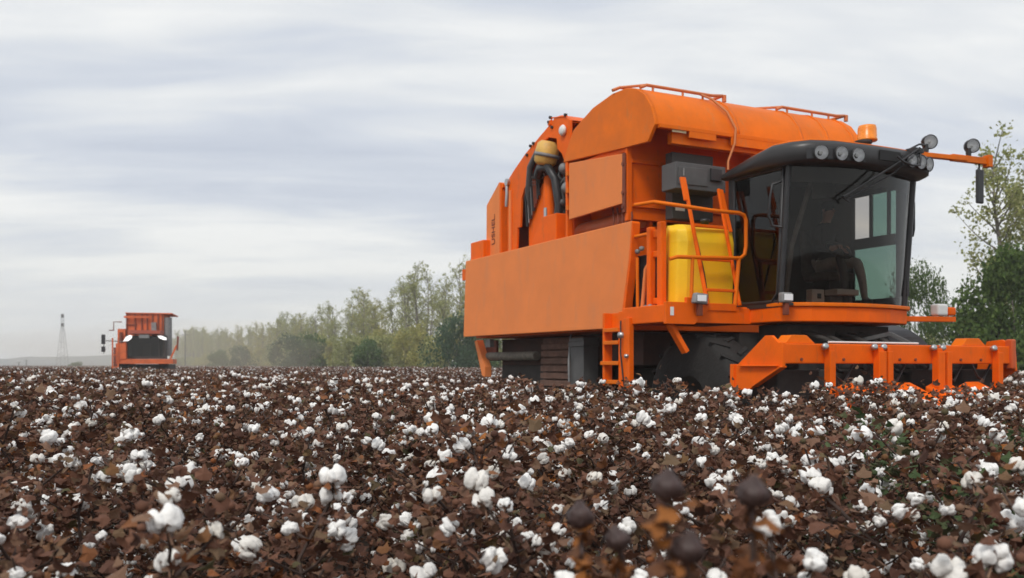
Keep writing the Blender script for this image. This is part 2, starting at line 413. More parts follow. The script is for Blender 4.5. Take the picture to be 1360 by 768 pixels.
# cable hanging over the roof edge
P('roof_cable', MB().tube([(-.1, 1.12, 5.0), (.10, 1.2, 4.88), (.28, 1.3, 4.68), (.38, 1.36, 4.45), (.40, 1.33, 4.25), (.40, 1.22, 4.0), (.42, 1.20, 3.88)], .016, 7), mat('orange_brown_cable', (.5, .16, .04), .5), bevel=0)
P('maker_sticker', MB().box(.3535, .3575, .36, .58, 4.30, 4.355), M['decal'], bevel=0)
# walls of the basket
mb = MB().box(-1.92, -.40, .55, .60, 3.2, 4.25)
mb.box(-1.95, -1.90, .26, 3.6, 3.2, 4.35).box(-1.92, -.4, 3.6, 3.66, 3.2, 4.3).box(-1.9, -.4, .6, 3.6, 3.18, 3.22)
P('basket_wall', mb, OR)
mb = MB().box(-.40, -.34, .17, 3.66, 3.28, 4.9)
fw = P('basket_front_wall', mb, OR)
P('wall_rib', MB().box(-.339, -.30, .2, 3.5, 4.02, 4.07), OR, fw)
P('wall_rib', MB().box(-.339, -.30, .2, 3.5, 3.44, 3.49), OR, fw)
# door of the basket
mb = MB().box(-1.76, -.36, .085, .125, 3.47, 4.22)
d0 = MB().prism([(-1.76, 3.46), (-.38, 3.48), (-.36, 4.14), (-1.76, 4.28)], .085, .125)
door = P('basket_door', d0, OF, bevel=.01)
for z in (3.6, 3.85, 4.1): P('door_hinge', MB().box(-1.83, -1.765, .07, .12, z, z + .07), OT, door)
mb = MB().box(-1.90, -1.84, .11, .2, 3.2, 4.36).box(-.36, -.30, .12, .2, 3.25, 4.24).box(-1.84, -.36, .14, .2, 4.17, 4.26)
P('door_frame', mb, OR)
mb = MB()
for z in (3.44, 3.62, 4.0): mb.cyl((-.34, .07, z), (-.34, .12, z), .028, 10)
mb.box(-.37, -.31, .085, .11, 3.36, 4.14)
P('door_latch', mb, M['rust_and_shade'])
# auger pipe and clutter under the basket
P('auger_tube', MB().tube([(-2.1, .40, 3.30), (-.42, .40, 3.32)], .14, 18), mat('shaded_orange', (.42, .08, .01), .5, var=.2), bevel=0)  # darker orange carries the shade below the basket
mb = MB()
for k in range(5):
    x = -.8 + k * .11; mb.tube([(x, .22, 3.5 - .02 * k), (x + .12, .16, 3.3), (x + .05 * math.sin(k), .2, 3.02), (x + .2, .22, 2.85)], .012, 6)
P('wiring_loom', mb, RU, bevel=0)
P('body_top_edge', MB().box(-4.9, -.4, .05, .10, 3.02, 3.16), RU)

# radiator and rails at the front of the panel
P('radiator', MB().box(-.20, .17, .14, .42, 2.02, 2.76), mat('radiator_black', (.012, .012, .014), .6), bevel=.01)
mb = MB().tube([(.02, .02, 2.99), (.30, .02, 2.99), (.38, .02, 2.93), (.40, .02, 2.8), (.40, .02, 2.06)], .024, 8)
P('grab_rail', mb, OT, bevel=0)
P('grab_rail', MB().tube([(.06, .04, 2.06), (.05, .04, 2.72)], .022, 8), OT, bevel=0)
mb = MB().box(.36, .44, -.04, .05, 2.03, 3.06).box(.58, .68, -.04, .04, 2.03, 3.10).box(.44, .58, 0, .04, 2.92, 3.02).box(.44, .58, 0, .04, 2.68, 2.76).box(.44, .58, 0, .04, 2.1, 2.18)
P('gate_post', mb, OR, bevel=.015)
P('latch_plate', MB().box(.45, .57, .05, .07, 2.2, 2.68), M['rust_and_shade'])
for (x, y, z) in ((.04, .05, 2.80), (.12, .06, 2.83), (.30, .0, 2.07), (.46, -.05, 2.07), (.08, .03, 2.05)): P('pipe_fitting', MB().lathe([(0, -.03), (.03, -.02), (.035, .02), (0, .035)], (x, y, z), (0, 0, 1), 8), M['midgrey'], bevel=0)
P('strut', MB().tube([(.22, 0, 2.06), (.30, 0, 2.55), (.38, 0, 2.62)], .028, 8), OF, bevel=0)

# platform
mb = MB().box(.20, 1.05, -.28, 1.0, 1.85, 2.06)
P('platform', mb, OR, bevel=.012)
mb = MB().prism([(.0, 1.83), (.42, 1.83), (.62, 2.0), (1.05, 2.0), (1.05, 2.09), (.48, 2.09), (.48, 2.15), (.30, 2.15), (.30, 2.09), (.0, 2.09)], 1.05, 1.10, 'x')
mb.v = [(x, y - .28, z) for (x, y, z) in mb.v]
P('platform_bracket', mb, OR, bevel=.006)
mb = MB().box(1.052, 1.085, .18, 1.42, 1.85, 2.04)
P('platform_beam', mb, OR)
P('notch_label', MB().box(1.102, 1.106, -.22, -.17, 1.93, 2.03), M['white'], bevel=0)
# yellow water tank
rings = []
for (z, g, fx) in ((2.07, 0, .0), (2.5, 0, .02), (2.85, 0, .03), (3.0, .01, .02), (3.07, .05, -.02), (3.09, .12, -.10)):
    a = g
    rings.append([(.25 + a, .27 + a * .6, z), (.62 - a + fx, .10 + a, z), (.74 - a + fx, .14 + a, z), (.80 - a + fx, .24, z), (.82 - a + fx, .95 - a, z), (.25 + a, .96 - a, z)])
tank = P('water_tank', MB().loft(rings), M['yellow'], bevel=.03, seg=3)
P('tank_neck', MB().lathe([(.0, 0), (.05, 0), (.05, .08), (.06, .08), (.06, .12), (0, .12)], (.55, .72, 3.07), (0, 0, 1), 16), BK, tank, bevel=0)
P('tank_strap', MB().tube([(.80, .34, 3.07), (.84, .36, 2.9), (.83, .48, 2.5), (.81, .58, 2.08)], .012, 6), BK, tank, bevel=0)
for q in ((.82, .62, 2.74), (.82, .66, 2.71), (.81, .70, 2.52), (.81, .66, 2.45), (.82, .6, 2.93)): P('scuff_mark', MB().box(q[0] - .02, q[0] + .004, q[1], q[1] + .02, q[2], q[2] + .012), M['rust_and_shade'], tank, bevel=0)
# upper ladder
lad = P('upper_ladder', MB().bar((.66, .31, 3.66), (1.12, .31, 2.07), .04, .035).bar((.72, .80, 3.55), (1.12, .80, 2.07), .035, .035), OR)
for z in (3.05, 2.63, 2.25):
    t = (3.66 - z) / 1.59; x = .66 + .46 * t
    P('rung', MB().bar((x, .33, z), (x, .79, z), .05, .035), OR, lad)
P('ladder_top_plate', MB().bar((.66, .28, 3.66), (.75, .28, 3.36), .03, .06, (0, 1, 0)), OR, lad)
P('ladder_top_plate', MB().bar((.70, .86, 3.55), (.86, .88, 3.0), .02, .05, (0, 1, 0)), OR, lad)
# handrail across the platform front
zt = 3.02
def arcpts(pts): return pts
mb = MB().tube([(.50, -.30, 3.30), (.78, -.22, 3.30), (1.08, -.02, 3.22), (1.08, .4, 3.20), (1.08, .82, 3.20), (1.08, .90, 3.18), (1.08, .93, 3.12), (1.08, .93, 2.80), (1.08, .91, 2.70), (1.08, .84, 2.65), (1.08, .3, 2.63), (1.08, -.10, 2.62), (1.06, -.2, 2.59)], .024, 8)
P('handrail', mb, OT, bevel=0)
P('rail_post', MB().tube([(1.08, .12, 2.63), (1.08, .10, 2.07)], .022, 8), OT, bevel=0)
P('rail_post', MB().tube([(1.08, .82, 2.65), (1.08, .76, 2.07)], .026, 8), OT, bevel=0)
# lower ladder
lad = P('lower_ladder', MB().box(-.29, -.24, -.27, -.15, 1.08, 2.02).box(.10, .22, -.28, -.20, 1.02, 2.02).box(-.24, .10, -.16, -.14, 1.80, 2.02), OR)
for z, wd in ((1.80, .1), (1.64, .12), (1.38, .1), (1.14, .1)): P('rung', MB().box(-.30 if z == 1.38 else -.24, .12, -.30, -.30 + wd, z - .03, z + .02), OT, lad)
P('ladder_strut', MB().box(.27, .40, -.32, -.25, .98, 1.93), OR, lad)
P('ladder_hinge', MB().lathe([(0, -.05), (.04, -.05), (.04, .04), (0, .04)], (.25, -.33, 1.72), (0, -1, 0), 12).lathe([(0, -.03), (.025, -.03), (.025, .03), (0, .03)], (.37, -.33, 1.46), (0, -1, 0), 10), M['steel'], lad, bevel=0)
P('ladder_cable', MB().tube([(.23, -.33, 1.9), (.24, -.34, 1.5), (.28, -.33, 1.2), (.3, -.3, .95)], .01, 6), BK, lad, bevel=0)
P('brace', MB().bar((.95, -.12, 1.84), (1.0, .08, 1.50), .06, .10, (1, 0, 0)), OR)
# grey electrical cabinet behind the ladder
mb = MB().box(.10, .40, .38, 1.18, 3.58, 3.92)
gb = P('electrical_cabinet', mb, GY, bevel=.01)
P('cabinet_back', MB().box(-.05, .098, .55, 1.22, 3.25, 4.12), mat('dark_grey_paint', (.05, .05, .048), .6, var=.2), gb, bevel=.01)
P('cabinet_cover', MB().box(.402, .43, .92, 1.10, 3.72, 3.88), BK, gb, bevel=.008)
P('cabinet_cover', MB().box(.402, .412, .42, .88, 3.64, 3.86), GY, gb, bevel=.004)
P('cabinet_handle', MB().box(.413, .43, .48, .50, 3.74, 3.84), M['midgrey'], gb)
P('warning_sticker', MB().box(.099, .103, .60, .75, 3.36, 3.42), M['white'], gb, bevel=0)

# -------- cab
cab = P('cab_base', MB().loft([[(x, y, z) for (x, y) in ((.72, 1.0), (1.62, .98), (1.80, 1.30), (1.90, 1.75), (1.92, 2.1), (1.88, 2.5), (1.74, 2.95), (1.62, 3.08), (.72, 3.08))] for z in (1.86, 1.89, 2.035)]), OR, bevel=.012)
P('base_lip', MB().loft([[(x, y, z) for (x, y) in ((.75, 1.0), (1.65, .965), (1.83, 1.29), (1.93, 1.75), (1.95, 2.1), (1.91, 2.5), (1.77, 2.97), (1.65, 3.11), (.75, 3.09))] for z in (2.038, 2.085)]), OT, cab, bevel=.01)
# front plan curve of windshield
def ws(t, z):   # t 0..1 from left to right ; leans forward with height
    y = 1.0 + 2.05 * t
    bul = .27 * math.sin(math.pi * t) ** .75
    return (1.60 + bul + (z - 2.09) * .085, y, z)
mb = MB(); mb.smooth = True
nseg = 20; vs = []
for z in (2.09, 2.6, 3.1, 3.70):
    vs += [ws(i / nseg, z) for i in range(nseg + 1)]
k = nseg + 1
fs = [(j * k + i, j * k + i + 1, (j + 1) * k + i + 1, (j + 1) * k + i) for j in range(3) for i in range(nseg)]
mb.add(vs, fs); P('windshield', mb, M['glass'], bevel=0)
def frame_tube(pts, r, name, m=BK, par=root): return P(name, MB().tube(pts, r, 8), m, par, bevel=0)
frame_tube([ws(0, 2.07), ws(0, 2.9), ws(0, 3.72)], .035, 'cab_pillar')
frame_tube([ws(1, 2.07), ws(1, 2.9), ws(1, 3.72)], .05, 'cab_pillar')
frame_tube([(.76, 1.0, 2.1), (.74, 1.0, 3.75)], .045, 'cab_pillar')
frame_tube([(.76, 3.04, 2.1), (.74, 3.04, 3.75)], .05, 'cab_pillar')
# dark border strip along the right edge and top of the glass (printed band)
mb = MB(); mb.smooth = True
vs = []
for z in (2.09, 2.6, 3.1, 3.70): vs += [Vector(ws(t, z)) + Vector((-.012, 0, 0)) for t in (.93, .965, 1.0)]
mb.add(vs, [(j * 3 + i, j * 3 + i + 1, (j + 1) * 3 + i + 1, (j + 1) * 3 + i) for j in range(3) for i in range(2)])
P('glass_border', mb, BK, bevel=0)
mb = MB(); mb.smooth = True; vs = []
for z in (3.48, 3.72): vs += [Vector(ws(i / nseg, z)) + Vector((-.012, 0, 0)) for i in range(nseg + 1)]
mb.add(vs, [(i, i + 1, k + i + 1, k + i) for i in range(nseg)]); P('sun_strip', mb, BK, bevel=0)
# left door: frame and pane
dr = P('cab_door', MB().tube([(.80, .985, 3.66), (.80, .985, 2.3), (.86, .985, 2.15), (.98, .985, 2.10), (1.48, .985, 2.10), (1.57, .985, 2.2), (1.60, .985, 2.6), (1.67, .985, 3.66), (.80, .985, 3.66)], .022, 8), BK, bevel=0)
pane = MB().prism([(.80, 3.66), (.80, 2.3), (.86, 2.15), (.98, 2.10), (1.48, 2.10), (1.57, 2.2), (1.60, 2.6), (1.67, 3.66)], .985, .991)
P('door_pane', pane, M['glass'], dr, bevel=0)
P('door_handle', MB().tube([(1.66, .97, 3.50), (1.62, .86, 3.46), (1.60, .84, 3.3), (1.58, .84, 3.1), (1.60, .88, 2.98), (1.68, .95, 2.96)], .015, 8), BK, dr, bevel=0)
P('door_sill', MB().box(.78, 1.58, .975, 1.02, 2.03, 2.12), BK, dr)
P('hinge_post', MB().box(.74, .80, .96, 1.03, 2.1, 3.7), BK, dr)
# rear wall, floor, right wall with its windows
mb = MB().box(.74, .78, 1.0, 3.04, 2.08, 3.75)
P('cab_rear_wall', mb, mat('cab_lining', (.045, .04, .037), .9, var=.15))
P('cab_floor', MB().box(.76, 1.72, 1.0, 3.05, 2.045, 2.08), BK)
mb = MB()
Yr0, Yr1 = 3.03, 3.07
mb.box(.78, 1.62, Yr0, Yr1, 2.08, 2.22)
mb.box(.78, 1.70, Yr0, Yr1, 3.60, 3.75).box(.78, .80, Yr0, Yr1, 2.22, 3.60).box(1.5, 1.68, Yr0, Yr1, 2.22, 3.60)
mb.box(.80, 1.5, Yr0 - .01, Yr1 - .01, 2.90, 3.04).box(1.07, 1.11, Yr0 - .005, Yr1 - .005, 3.04, 3.6).box(1.36, 1.40, Yr0 - .005, Yr1 - .005, 3.04, 3.6)
P('cab_right_frame', mb, BK)
P('side_window', MB().box(1.11, 1.5, 3.045, 3.05, 3.04, 3.6), M['glass_green'], bevel=0)
P('side_window', MB().box(.80, 1.5, 3.045, 3.05, 2.22, 2.90), M['glass_green'], bevel=0)
# interior
mb = MB().box(.88, 1.36, 2.02, 2.48, 2.42, 2.53)
seat = P('driver_seat', mb, M['seat'], bevel=.05, seg=3)
P('seat_back', MB().prism([(.84, 2.5), (.93, 2.5), (.88, 3.12), (.79, 3.12)], 2.04, 2.46), M['seat'], seat, bevel=.04, seg=3)
P('seat_base', MB().box(.98, 1.26, 2.12, 2.38, 2.08, 2.42), BK, seat)
st = P('steering_column', MB().tube([(1.66, 1.98, 2.09), (1.64, 1.98, 2.45), (1.55, 1.98, 2.74)], .05, 12), M['grey'], bevel=0)
ring = [(1.54 + .17 * math.cos(a) * .6, 1.98 + .18 * math.sin(a), 2.77 - .1 * math.cos(a)) for a in [2 * math.pi * i / 24 for i in range(25)]]
P('steering_wheel', MB().tube(ring, .015, 8), BK, st, bevel=0)
P('control_box', MB().box(1.62, 1.72, 1.38, 1.58, 2.09, 2.25), M['white'], bevel=.01)
P('control_box', MB().box(1.60, 1.80, 1.70, 2.06, 2.19, 2.26), M['white'], bevel=.01)
P('control_screen', MB().box(1.722, 1.727, 1.46, 1.52, 2.14, 2.2), BK, bevel=0)
P('pedal_box', MB().box(1.5, 1.66, 1.74, 2.1, 2.085, 2.18), M['midgrey'], bevel=.01)
P('inner_post', MB().tube([(1.30, 1.35, 2.1), (1.36, 1.4, 2.8), (1.50, 1.6, 3.62)], .03, 8), M['midgrey'], bevel=0)
P('sun_visor', MB().prism([(1.55, 1.55), (1.70, 1.62), (1.70, 1.78), (1.5, 1.85)], 3.35, 3.62, 'z'), M['grey'])

# operator on the seat: one skinned body with clothes coloured by region
def skinned(name, verts, edges, rad, m, root_v=0, parent=None, sub=2):
    me = D.meshes.new(name); me.from_pydata(verts, edges, []); o = D.objects.new(name, me); C.objects.link(o)
    md = o.modifiers.new('skin', 'SKIN'); md.use_smooth_shade = True
    sv = me.skin_vertices[0].data
    for i, r_ in enumerate(rad): sv[i].radius = (r_, r_) if not isinstance(r_, tuple) else r_; sv[i].use_root = (i == root_v)
    ms = o.modifiers.new('sub', 'SUBSURF'); ms.levels = sub; ms.render_levels = sub
    bpy.context.view_layer.update()
    ev = o.evaluated_get(bpy.context.evaluated_depsgraph_get()); out = D.meshes.new_from_object(ev); D.objects.remove(o)
    out.materials.clear()
    for q in (m if isinstance(m, list) else [m]): out.materials.append(q)
    o = D.objects.new(name, out); C.objects.link(o)
    if parent: o.parent = parent
    return o
SKIN = mat('skin', (.50, .29, .20), .6, var=.05); CLOTH = mat('dark_jacket_cloth', (.035, .033, .036), .9, var=.2, vscale=12); PANTS = mat('grey_trouser_cloth', (.48, .49, .49), .9, var=.15, vscale=12); HAIRM = mat('black_hair', (.015, .012, .01), .7)
pr_ = empty('person', (HX, HY, 0), root.rotation_euler[2]); tag(pr_, 'operator in dark jacket and pale grey trousers sitting behind the smoked windshield', 'person')
Y0 = 2.25
vt = [(1.03, Y0, 2.62), (1.02, Y0, 2.78), (1.03, Y0, 2.98), (1.05, Y0, 3.10), (1.08, Y0, 3.18), (1.10, Y0, 3.24), (1.125, Y0, 3.32), (1.12, Y0, 3.40),
      (1.05, Y0 - .17, 3.06), (1.16, Y0 - .23, 2.84), (1.36, Y0 - .20, 2.80), (1.46, Y0 - .19, 2.82),
      (1.05, Y0 + .17, 3.06), (1.14, Y0 + .24, 2.84), (1.34, Y0 + .10, 2.79), (1.46, Y0 - .08, 2.81),
      (1.05, Y0 - .09, 2.60), (1.28, Y0 - .13, 2.63), (1.46, Y0 - .15, 2.64), (1.50, Y0 - .12, 2.40), (1.50, Y0 - .10, 2.17), (1.62, Y0 - .10, 2.12),
      (1.05, Y0 + .09, 2.60), (1.28, Y0 + .15, 2.64), (1.44, Y0 + .17, 2.65), (1.50, Y0 + .19, 2.40), (1.52, Y0 + .21, 2.17), (1.64, Y0 + .22, 2.12)]
ed = [(0, 1), (1, 2), (2, 3), (3, 4), (4, 5), (5, 6), (6, 7), (3, 8), (8, 9), (9, 10), (10, 11), (3, 12), (12, 13), (13, 14), (14, 15), (0, 16), (16, 17), (17, 18), (18, 19), (19, 20), (20, 21), (0, 22), (22, 23), (23, 24), (24, 25), (25, 26), (26, 27)]
ra = [(.15, .12), (.14, .11), (.17, .12), (.12, .09), .055, .06, .085, .075, .065, .05, .04, .032, .065, .05, .04, .032, .09, .085, .07, .055, .042, .038, .09, .085, .07, .055, .042, .038]
body = skinned('body', vt, ed, ra, [SKIN, CLOTH, PANTS, BK], parent=pr_)
for p_ in body.data.polygons:
    c_ = p_.center
    if c_.z > 3.17 or (c_.x > 1.36 and 2.72 < c_.z < 2.9): k_ = 0
    elif c_.z > 2.70 and c_.x < 1.38: k_ = 1
    elif c_.z < 2.17: k_ = 3
    else: k_ = 2
    p_.material_index = k_
# head details
P('hair', MB().lathe([(0, .10), (.05, .092), (.085, .055), (.097, .0), (.092, -.04), (.088, -.06)], (1.105, Y0, 3.36), (-.25, 0, 1), 18), HAIRM, pr_, bevel=0)
P('nose', MB().prism([(1.20, 3.35), (1.232, 3.305), (1.20, 3.295)], Y0 - .014, Y0 + .014), SKIN, pr_, bevel=.004)
for s_ in (-1, 1):
    P('eye', MB().lathe([(0, -.008), (.010, 0), (0, .008)], (1.196, Y0 + s_ * .032, 3.35), (1, 0, 0), 10), BK, pr_, bevel=0)
    P('ear', MB().lathe([(0, -.01), (.025, 0), (0, .01)], (1.12, Y0 + s_ * .088, 3.33), (0, 1, 0), 12), SKIN, pr_, bevel=0)
    hx, hy, hz_0 = (1.47, Y0 - .19, 2.82) if s_ < 0 else (1.47, Y0 - .08, 2.81)
    for q_ in range(4):
        a_ = -.024 + q_ * .016; l_ = (.8, 1, .95, .75)[q_]
        P('finger', MB().tube([(hx, hy + a_, hz_0), (hx + .04 * l_, hy + a_, hz_0 + .012), (hx + .06 * l_, hy + a_, hz_0 - .012), (hx + .05 * l_, hy + a_, hz_0 - .035)], .008, 6, .006), SKIN, pr_, bevel=0)
    P('thumb', MB().tube([(hx - .015, hy - s_ * .02, hz_0), (hx + .02, hy + s_ * .035, hz_0 + .01), (hx + .045, hy + s_ * .03, hz_0 - .01)], .009, 6, .007), SKIN, pr_, bevel=0)

# cab roof
def plan(ins, z, dz=0):
    base = [(.66, .88), (1.2, .82), (1.62, .82), (1.86, .88), (2.05, 1.02), (2.15, 1.3), (2.20, 1.9), (2.19, 2.4), (2.16, 2.72), (2.10, 2.92), (1.98, 3.06), (1.80, 3.16), (1.2, 3.22), (.66, 3.22)]
    cx, cy = 1.35, 2.05; out = []
    for (x, y) in base:
        d = Vector((x - cx, y - cy)); l = d.length; d = d * ((l - ins) / l)
        # the shell drops away towards its rear left corner
        out.append((cx + d.x, cy + d.y, z - dz * max(0, (1.6 - x)) * .12 ))
    return out
mb = MB(); mb.smooth = True
mb.loft([plan(.16, 3.665), plan(.04, 3.67), plan(.004, 3.695), plan(0, 3.84, 1.3), plan(.015, 3.885, 1.3), plan(.06, 3.915, 1.3), plan(.4, 3.955, .6)])
rf = P('cab_roof', mb, M['black_roof'], bevel=0)
mb = MB(); mb.smooth = True
mb.loft([plan(.06, 3.917, 1.3), plan(.09, 3.935, 1.3), plan(.4, 3.985, .6)])
P('roof_cap', mb, OT, rf, bevel=0)
# lamps in the roof front : follow the front curve
def front_pt(y, extra=0):
    base = [(1.86, .88), (2.05, 1.02), (2.15, 1.3), (2.20, 1.9), (2.19, 2.4), (2.16, 2.72), (2.10, 2.92), (1.98, 3.06), (1.80, 3.16)]
    for (a, b_) in zip(base[:-1], base[1:]):
        if a[1] <= y <= b_[1]:
            t = (y - a[1]) / (b_[1] - a[1]); nx = (b_[1] - a[1]); ny = -(b_[0] - a[0]); l = math.hypot(nx, ny)
            return Vector((a[0] + (b_[0] - a[0]) * t + extra * nx / l, y + extra * ny / l, 0)), Vector((nx / l, ny / l, 0))
    return Vector((2, y, 0)), Vector((1, 0, 0))
def work_lamp(c, nrm, r, parent, name='roof_lamp'):
    nrm = Vector(nrm).normalized()
    h = P(name, MB().lathe([(0, -.07), (r * .7, -.06), (r * 1.08, -.01), (r * 1.12, .012), (r * .98, .016)], c, nrm, 20), BK, parent, bevel=0)
    P('reflector', MB().lathe([(0, -.035), (r * .35, -.03), (r * .8, -.012), (r * .98, .008)], c, nrm, 20), M['reflector'], h, bevel=0)
    P('bulb', MB().lathe([(0, .0), (r * .22, -.005), (r * .26, -.03)], c, nrm, 10), M['white'], h, bevel=0)
    P('lens', MB().lathe([(0, .016), (r * .6, .013), (r * .98, .009)], c, nrm, 20), M['glass_clear'], h, bevel=0)
    return h
for ys, zz in (((1.13, 1.36, 1.60), 3.755), ((2.46, 2.63, 2.80), 3.775)):
    pa, _ = front_pt(ys[0] - .13, .003); 
    pts = []
    for y in [ys[0] - .13 + (ys[2] - ys[0] + .26) * i / 8 for i in range(9)]:
        p, nn = front_pt(min(y, 3.13), .003); pts.append((p, nn))
    m_ = MB()
    ringt = []
    for (p, nn) in pts: ringt.append([(p.x, p.y, zz - .065), (p.x + nn.x * .012, p.y + nn.y * .012, zz - .065), (p.x + nn.x * .012, p.y + nn.y * .012, zz + .065), (p.x, p.y, zz + .065)])
    m_.loft(ringt)
    P('lamp_recess', m_, BK, rf, bevel=.004)
    for y in ys:
        p, nn = front_pt(y, .045); work_lamp((p.x, p.y, zz), (nn.x, nn.y - .15, -.10), .080, rf)
p, nn = front_pt(2.35, .006)
P('intake_recess', MB().loft([[(front_pt(y, e)[0].x, y, z) for (e, z) in ((.004, 3.74), (.016, 3.74), (.016, 3.86), (.004, 3.86))] for y in (1.95, 2.15, 2.3)]), mat('recess_black', (.008, .008, .008), .7), rf, bevel=.003)
# wiper with motor box and grab loop on the roof front
P('wiper_motor', MB().box(2.10, 2.24, 2.50, 2.66, 3.88, 3.94).box(2.02, 2.12, 2.6, 2.72, 3.91, 3.97), BK)
P('motor_cable', MB().tube([(2.1, 2.6, 3.96), (2.12, 2.72, 4.02), (2.1, 2.84, 4.03), (2.0, 2.9, 3.96)], .012, 7), BK, bevel=0)
P('front_grab_loop', MB().tube([(2.24, 2.2, 3.80), (2.27, 2.26, 3.74), (2.29, 2.4, 3.70), (2.28, 2.54, 3.72), (2.24, 2.6, 3.80), (2.22, 2.6, 3.92)], .013, 8), BK, bevel=0)
wp = P('wiper', MB().tube([(2.26, 2.56, 3.93), (2.22, 2.30, 3.76), (2.04, 1.55, 3.30)], .014, 7), BK, bevel=0)
P('wiper_blade', MB().tube([(2.25, 2.60, 3.92), (2.16, 2.25, 3.63), (2.03, 1.62, 3.28)], .011, 7).tube([(2.0, 1.56, 3.31), (2.04, 1.65, 3.25)], .012, 6), BK, wp, bevel=0)
# right side grab handle
P('grab_handle', MB().tube([(1.62, 3.08, 3.50), (1.64, 3.18, 3.48), (1.64, 3.20, 3.42), (1.64, 3.20, 3.08), (1.64, 3.18, 3.0), (1.60, 3.08, 2.98)], .015, 8), BK, bevel=0)
# beacon
bc = P('beacon', MB().lathe([(0, 4.33), (.125, 4.33), (.135, 4.35), (.125, 4.36), (.12, 4.50), (.11, 4.535), (0, 4.54)], (1.0, 3.07, 0), (0, 0, 1), 20), M['amber'], bevel=0)
P('beacon_base', MB().lathe([(0, 4.20), (.05, 4.20), (.06, 4.27), (.11, 4.29), (.11, 4.328), (0, 4.328)], (1.0, 3.0, 0), (0, 0, 1), 16).tube([(1.0, 3.0, 3.95), (1.0, 3.0, 4.22)], .03, 8).box(.92, 1.08, 2.72, 3.0, 4.22, 4.27), DK, bc, bevel=0)
# roof lamp arm
arm = P('lamp_arm', MB().bar((1.6, 3.25, 4.06), (1.6, 4.22, 4.09), .08, .06).bar((1.6, 3.95, 4.085), (1.6, 4.68, 4.10), .06, .09).box(1.56, 1.66, 4.62, 4.70, 4.02, 4.18), OT)
for (y, z) in ((3.50, 4.235), (4.32, 4.27)):
    work_lamp((1.64, y, z), (1, -.5, -.05), .085, arm, 'arm_lamp')
    P('lamp_bracket', MB().tube([(1.6, y - .04, z - .03), (1.6, y - .03, z - .13)], .035, 8).lathe([(0, -.12), (.06, -.10), (.09, -.04), (.09, 0)], (1.62, y, z), (1, -.5, -.05), 14), BK, arm, bevel=0)
P('mirror', MB().box(1.58, 1.62, 4.44, 4.58, 3.52, 3.98), BK, arm, bevel=.03)
P('mirror_stem', MB().tube([(1.6, 4.50, 3.95), (1.6, 4.50, 4.10)], .014, 7), BK, arm, bevel=0)
# lower outrigger with lamp
low = P('outrigger', MB().bar((1.35, 3.05, 1.95), (1.35, 4.30, 1.97), .10, .07), OR)
P('outrigger_lamp', MB().box(1.28, 1.42, 3.93, 4.13, 2.01, 2.17), M['white'], low, bevel=.03, seg=3)
P('outrigger_cap', MB().box(1.30, 1.42, 4.16, 4.28, 2.02, 2.13), OR, low, bevel=.02)
# square lamps at platform
for (x, y, z) in ((1.14, .14, 2.13), (1.72, .93, 2.13)):
    h = P('platform_lamp', MB().prism([(y - .10, z - .055), (y + .10, z - .07), (y + .11, z + .055), (y - .07, z + .07)] if y < .5 else [(y - .08, z - .06), (y + .08, z - .06), (y + .08, z + .06), (y - .08, z + .06)], x, x + .08, 'x'), M['midgrey'], bevel=.02, seg=3)
    P('lens', MB().box(x + .082, x + .09, y - .06, y + .07, z - .035, z + .04), M['reflector'], h, bevel=.01)
    P('lamp_bracket', MB().box(x + .01, x + .06, y - .02, y + .04, z - .20, z - .055), M['rust_and_shade'], h)
# top rails on hopper roof
def roof_rail(y0, y1, xc, z, zl):
    m = MB()
    a = [(xc - .22, y0, zl + .02), (xc - .22, y0 + .12, z), (xc - .22, y1 - .1, z), (xc - .22, y1, z - .02)]
    b_ = [(xc + .28, y0 + .1, zl - .06), (xc + .28, y0 + .2, z - .09), (xc + .28, y1 - .3, z - .09), (xc + .20, y1 - .05, z - .04), (xc - .22, y1, z - .02)]
    m.tube(a, .022, 8); m.tube(b_, .022, 8)
    m.tube([(xc - .22, y0 + .12, z), (xc + .28, y0 + .2, z - .09)], .018, 7)
    m.tube([(xc + .2, y1 - .02, z - .03), (xc + .2, y1 - .02, z - .12)], .03, 8)
    for yy in (y0 + .3, (y0 + y1) / 2, y1 - .45):
        m.tube([(xc - .22, yy, z), (xc - .22, yy, zl - .03)], .016, 7); m.tube([(xc + .28, yy, z - .09), (xc + .28, yy, zl - .14)], .016, 7)
    return P('roof_rail', m, mat('faded_orange_tube', (.62, .18, .05), .5, var=.15), roof, bevel=0)
roof_rail(.06, 1.62, -.34, 5.075, 5.0)
roof_rail(2.36, 3.90, -.34, 5.075, 5.0)

# wheels
def wheel(x, y, r, wd):
    tr = P('wheel', MB().lathe([(.42 * r, -wd / 2), (.62 * r, -wd * .5), (.9 * r, -wd * .47), (r, -wd * .38), (r, wd * .38), (.9 * r, wd * .47), (.62 * r, wd / 2), (.42 * r, wd / 2)], (x, y, r), (0, 1, 0), 40), M['tyre'], bevel=0)
    m = MB()
    for i in range(20):
        a = 2 * math.pi * i / 20
        for s in (-1, 1):
            a2 = a + (math.pi / 20 if s > 0 else 0)
            p0 = Vector((x + math.cos(a2) * r, y + s * .02, r + math.sin(a2) * r)); a3 = a2 + .16
            p1 = Vector((x + math.cos(a3) * r * .985, y + s * wd * .46, r + math.sin(a3) * r * .985))
            m.bar(p0, p1, .05, .05, (math.cos(a2), 0, math.sin(a2)))
    P('tread', m, M['tyre'], tr, bevel=0)
    P('rim', MB().lathe([(0, -.02), (.1 * r, -.06), (.3 * r, -.03), (.40 * r, -wd * .42), (.44 * r, -wd * .46), (.44 * r, wd * .46), (0, wd * .3)], (x, y, r), (0, 1, 0), 28), DK, tr, bevel=0)
wheel(.75, .55, .86, .5); wheel(.75, 3.2, .90, .55); wheel(-3.9, 1.1, .6, .35); wheel(-3.9, 2.7, .6, .35)
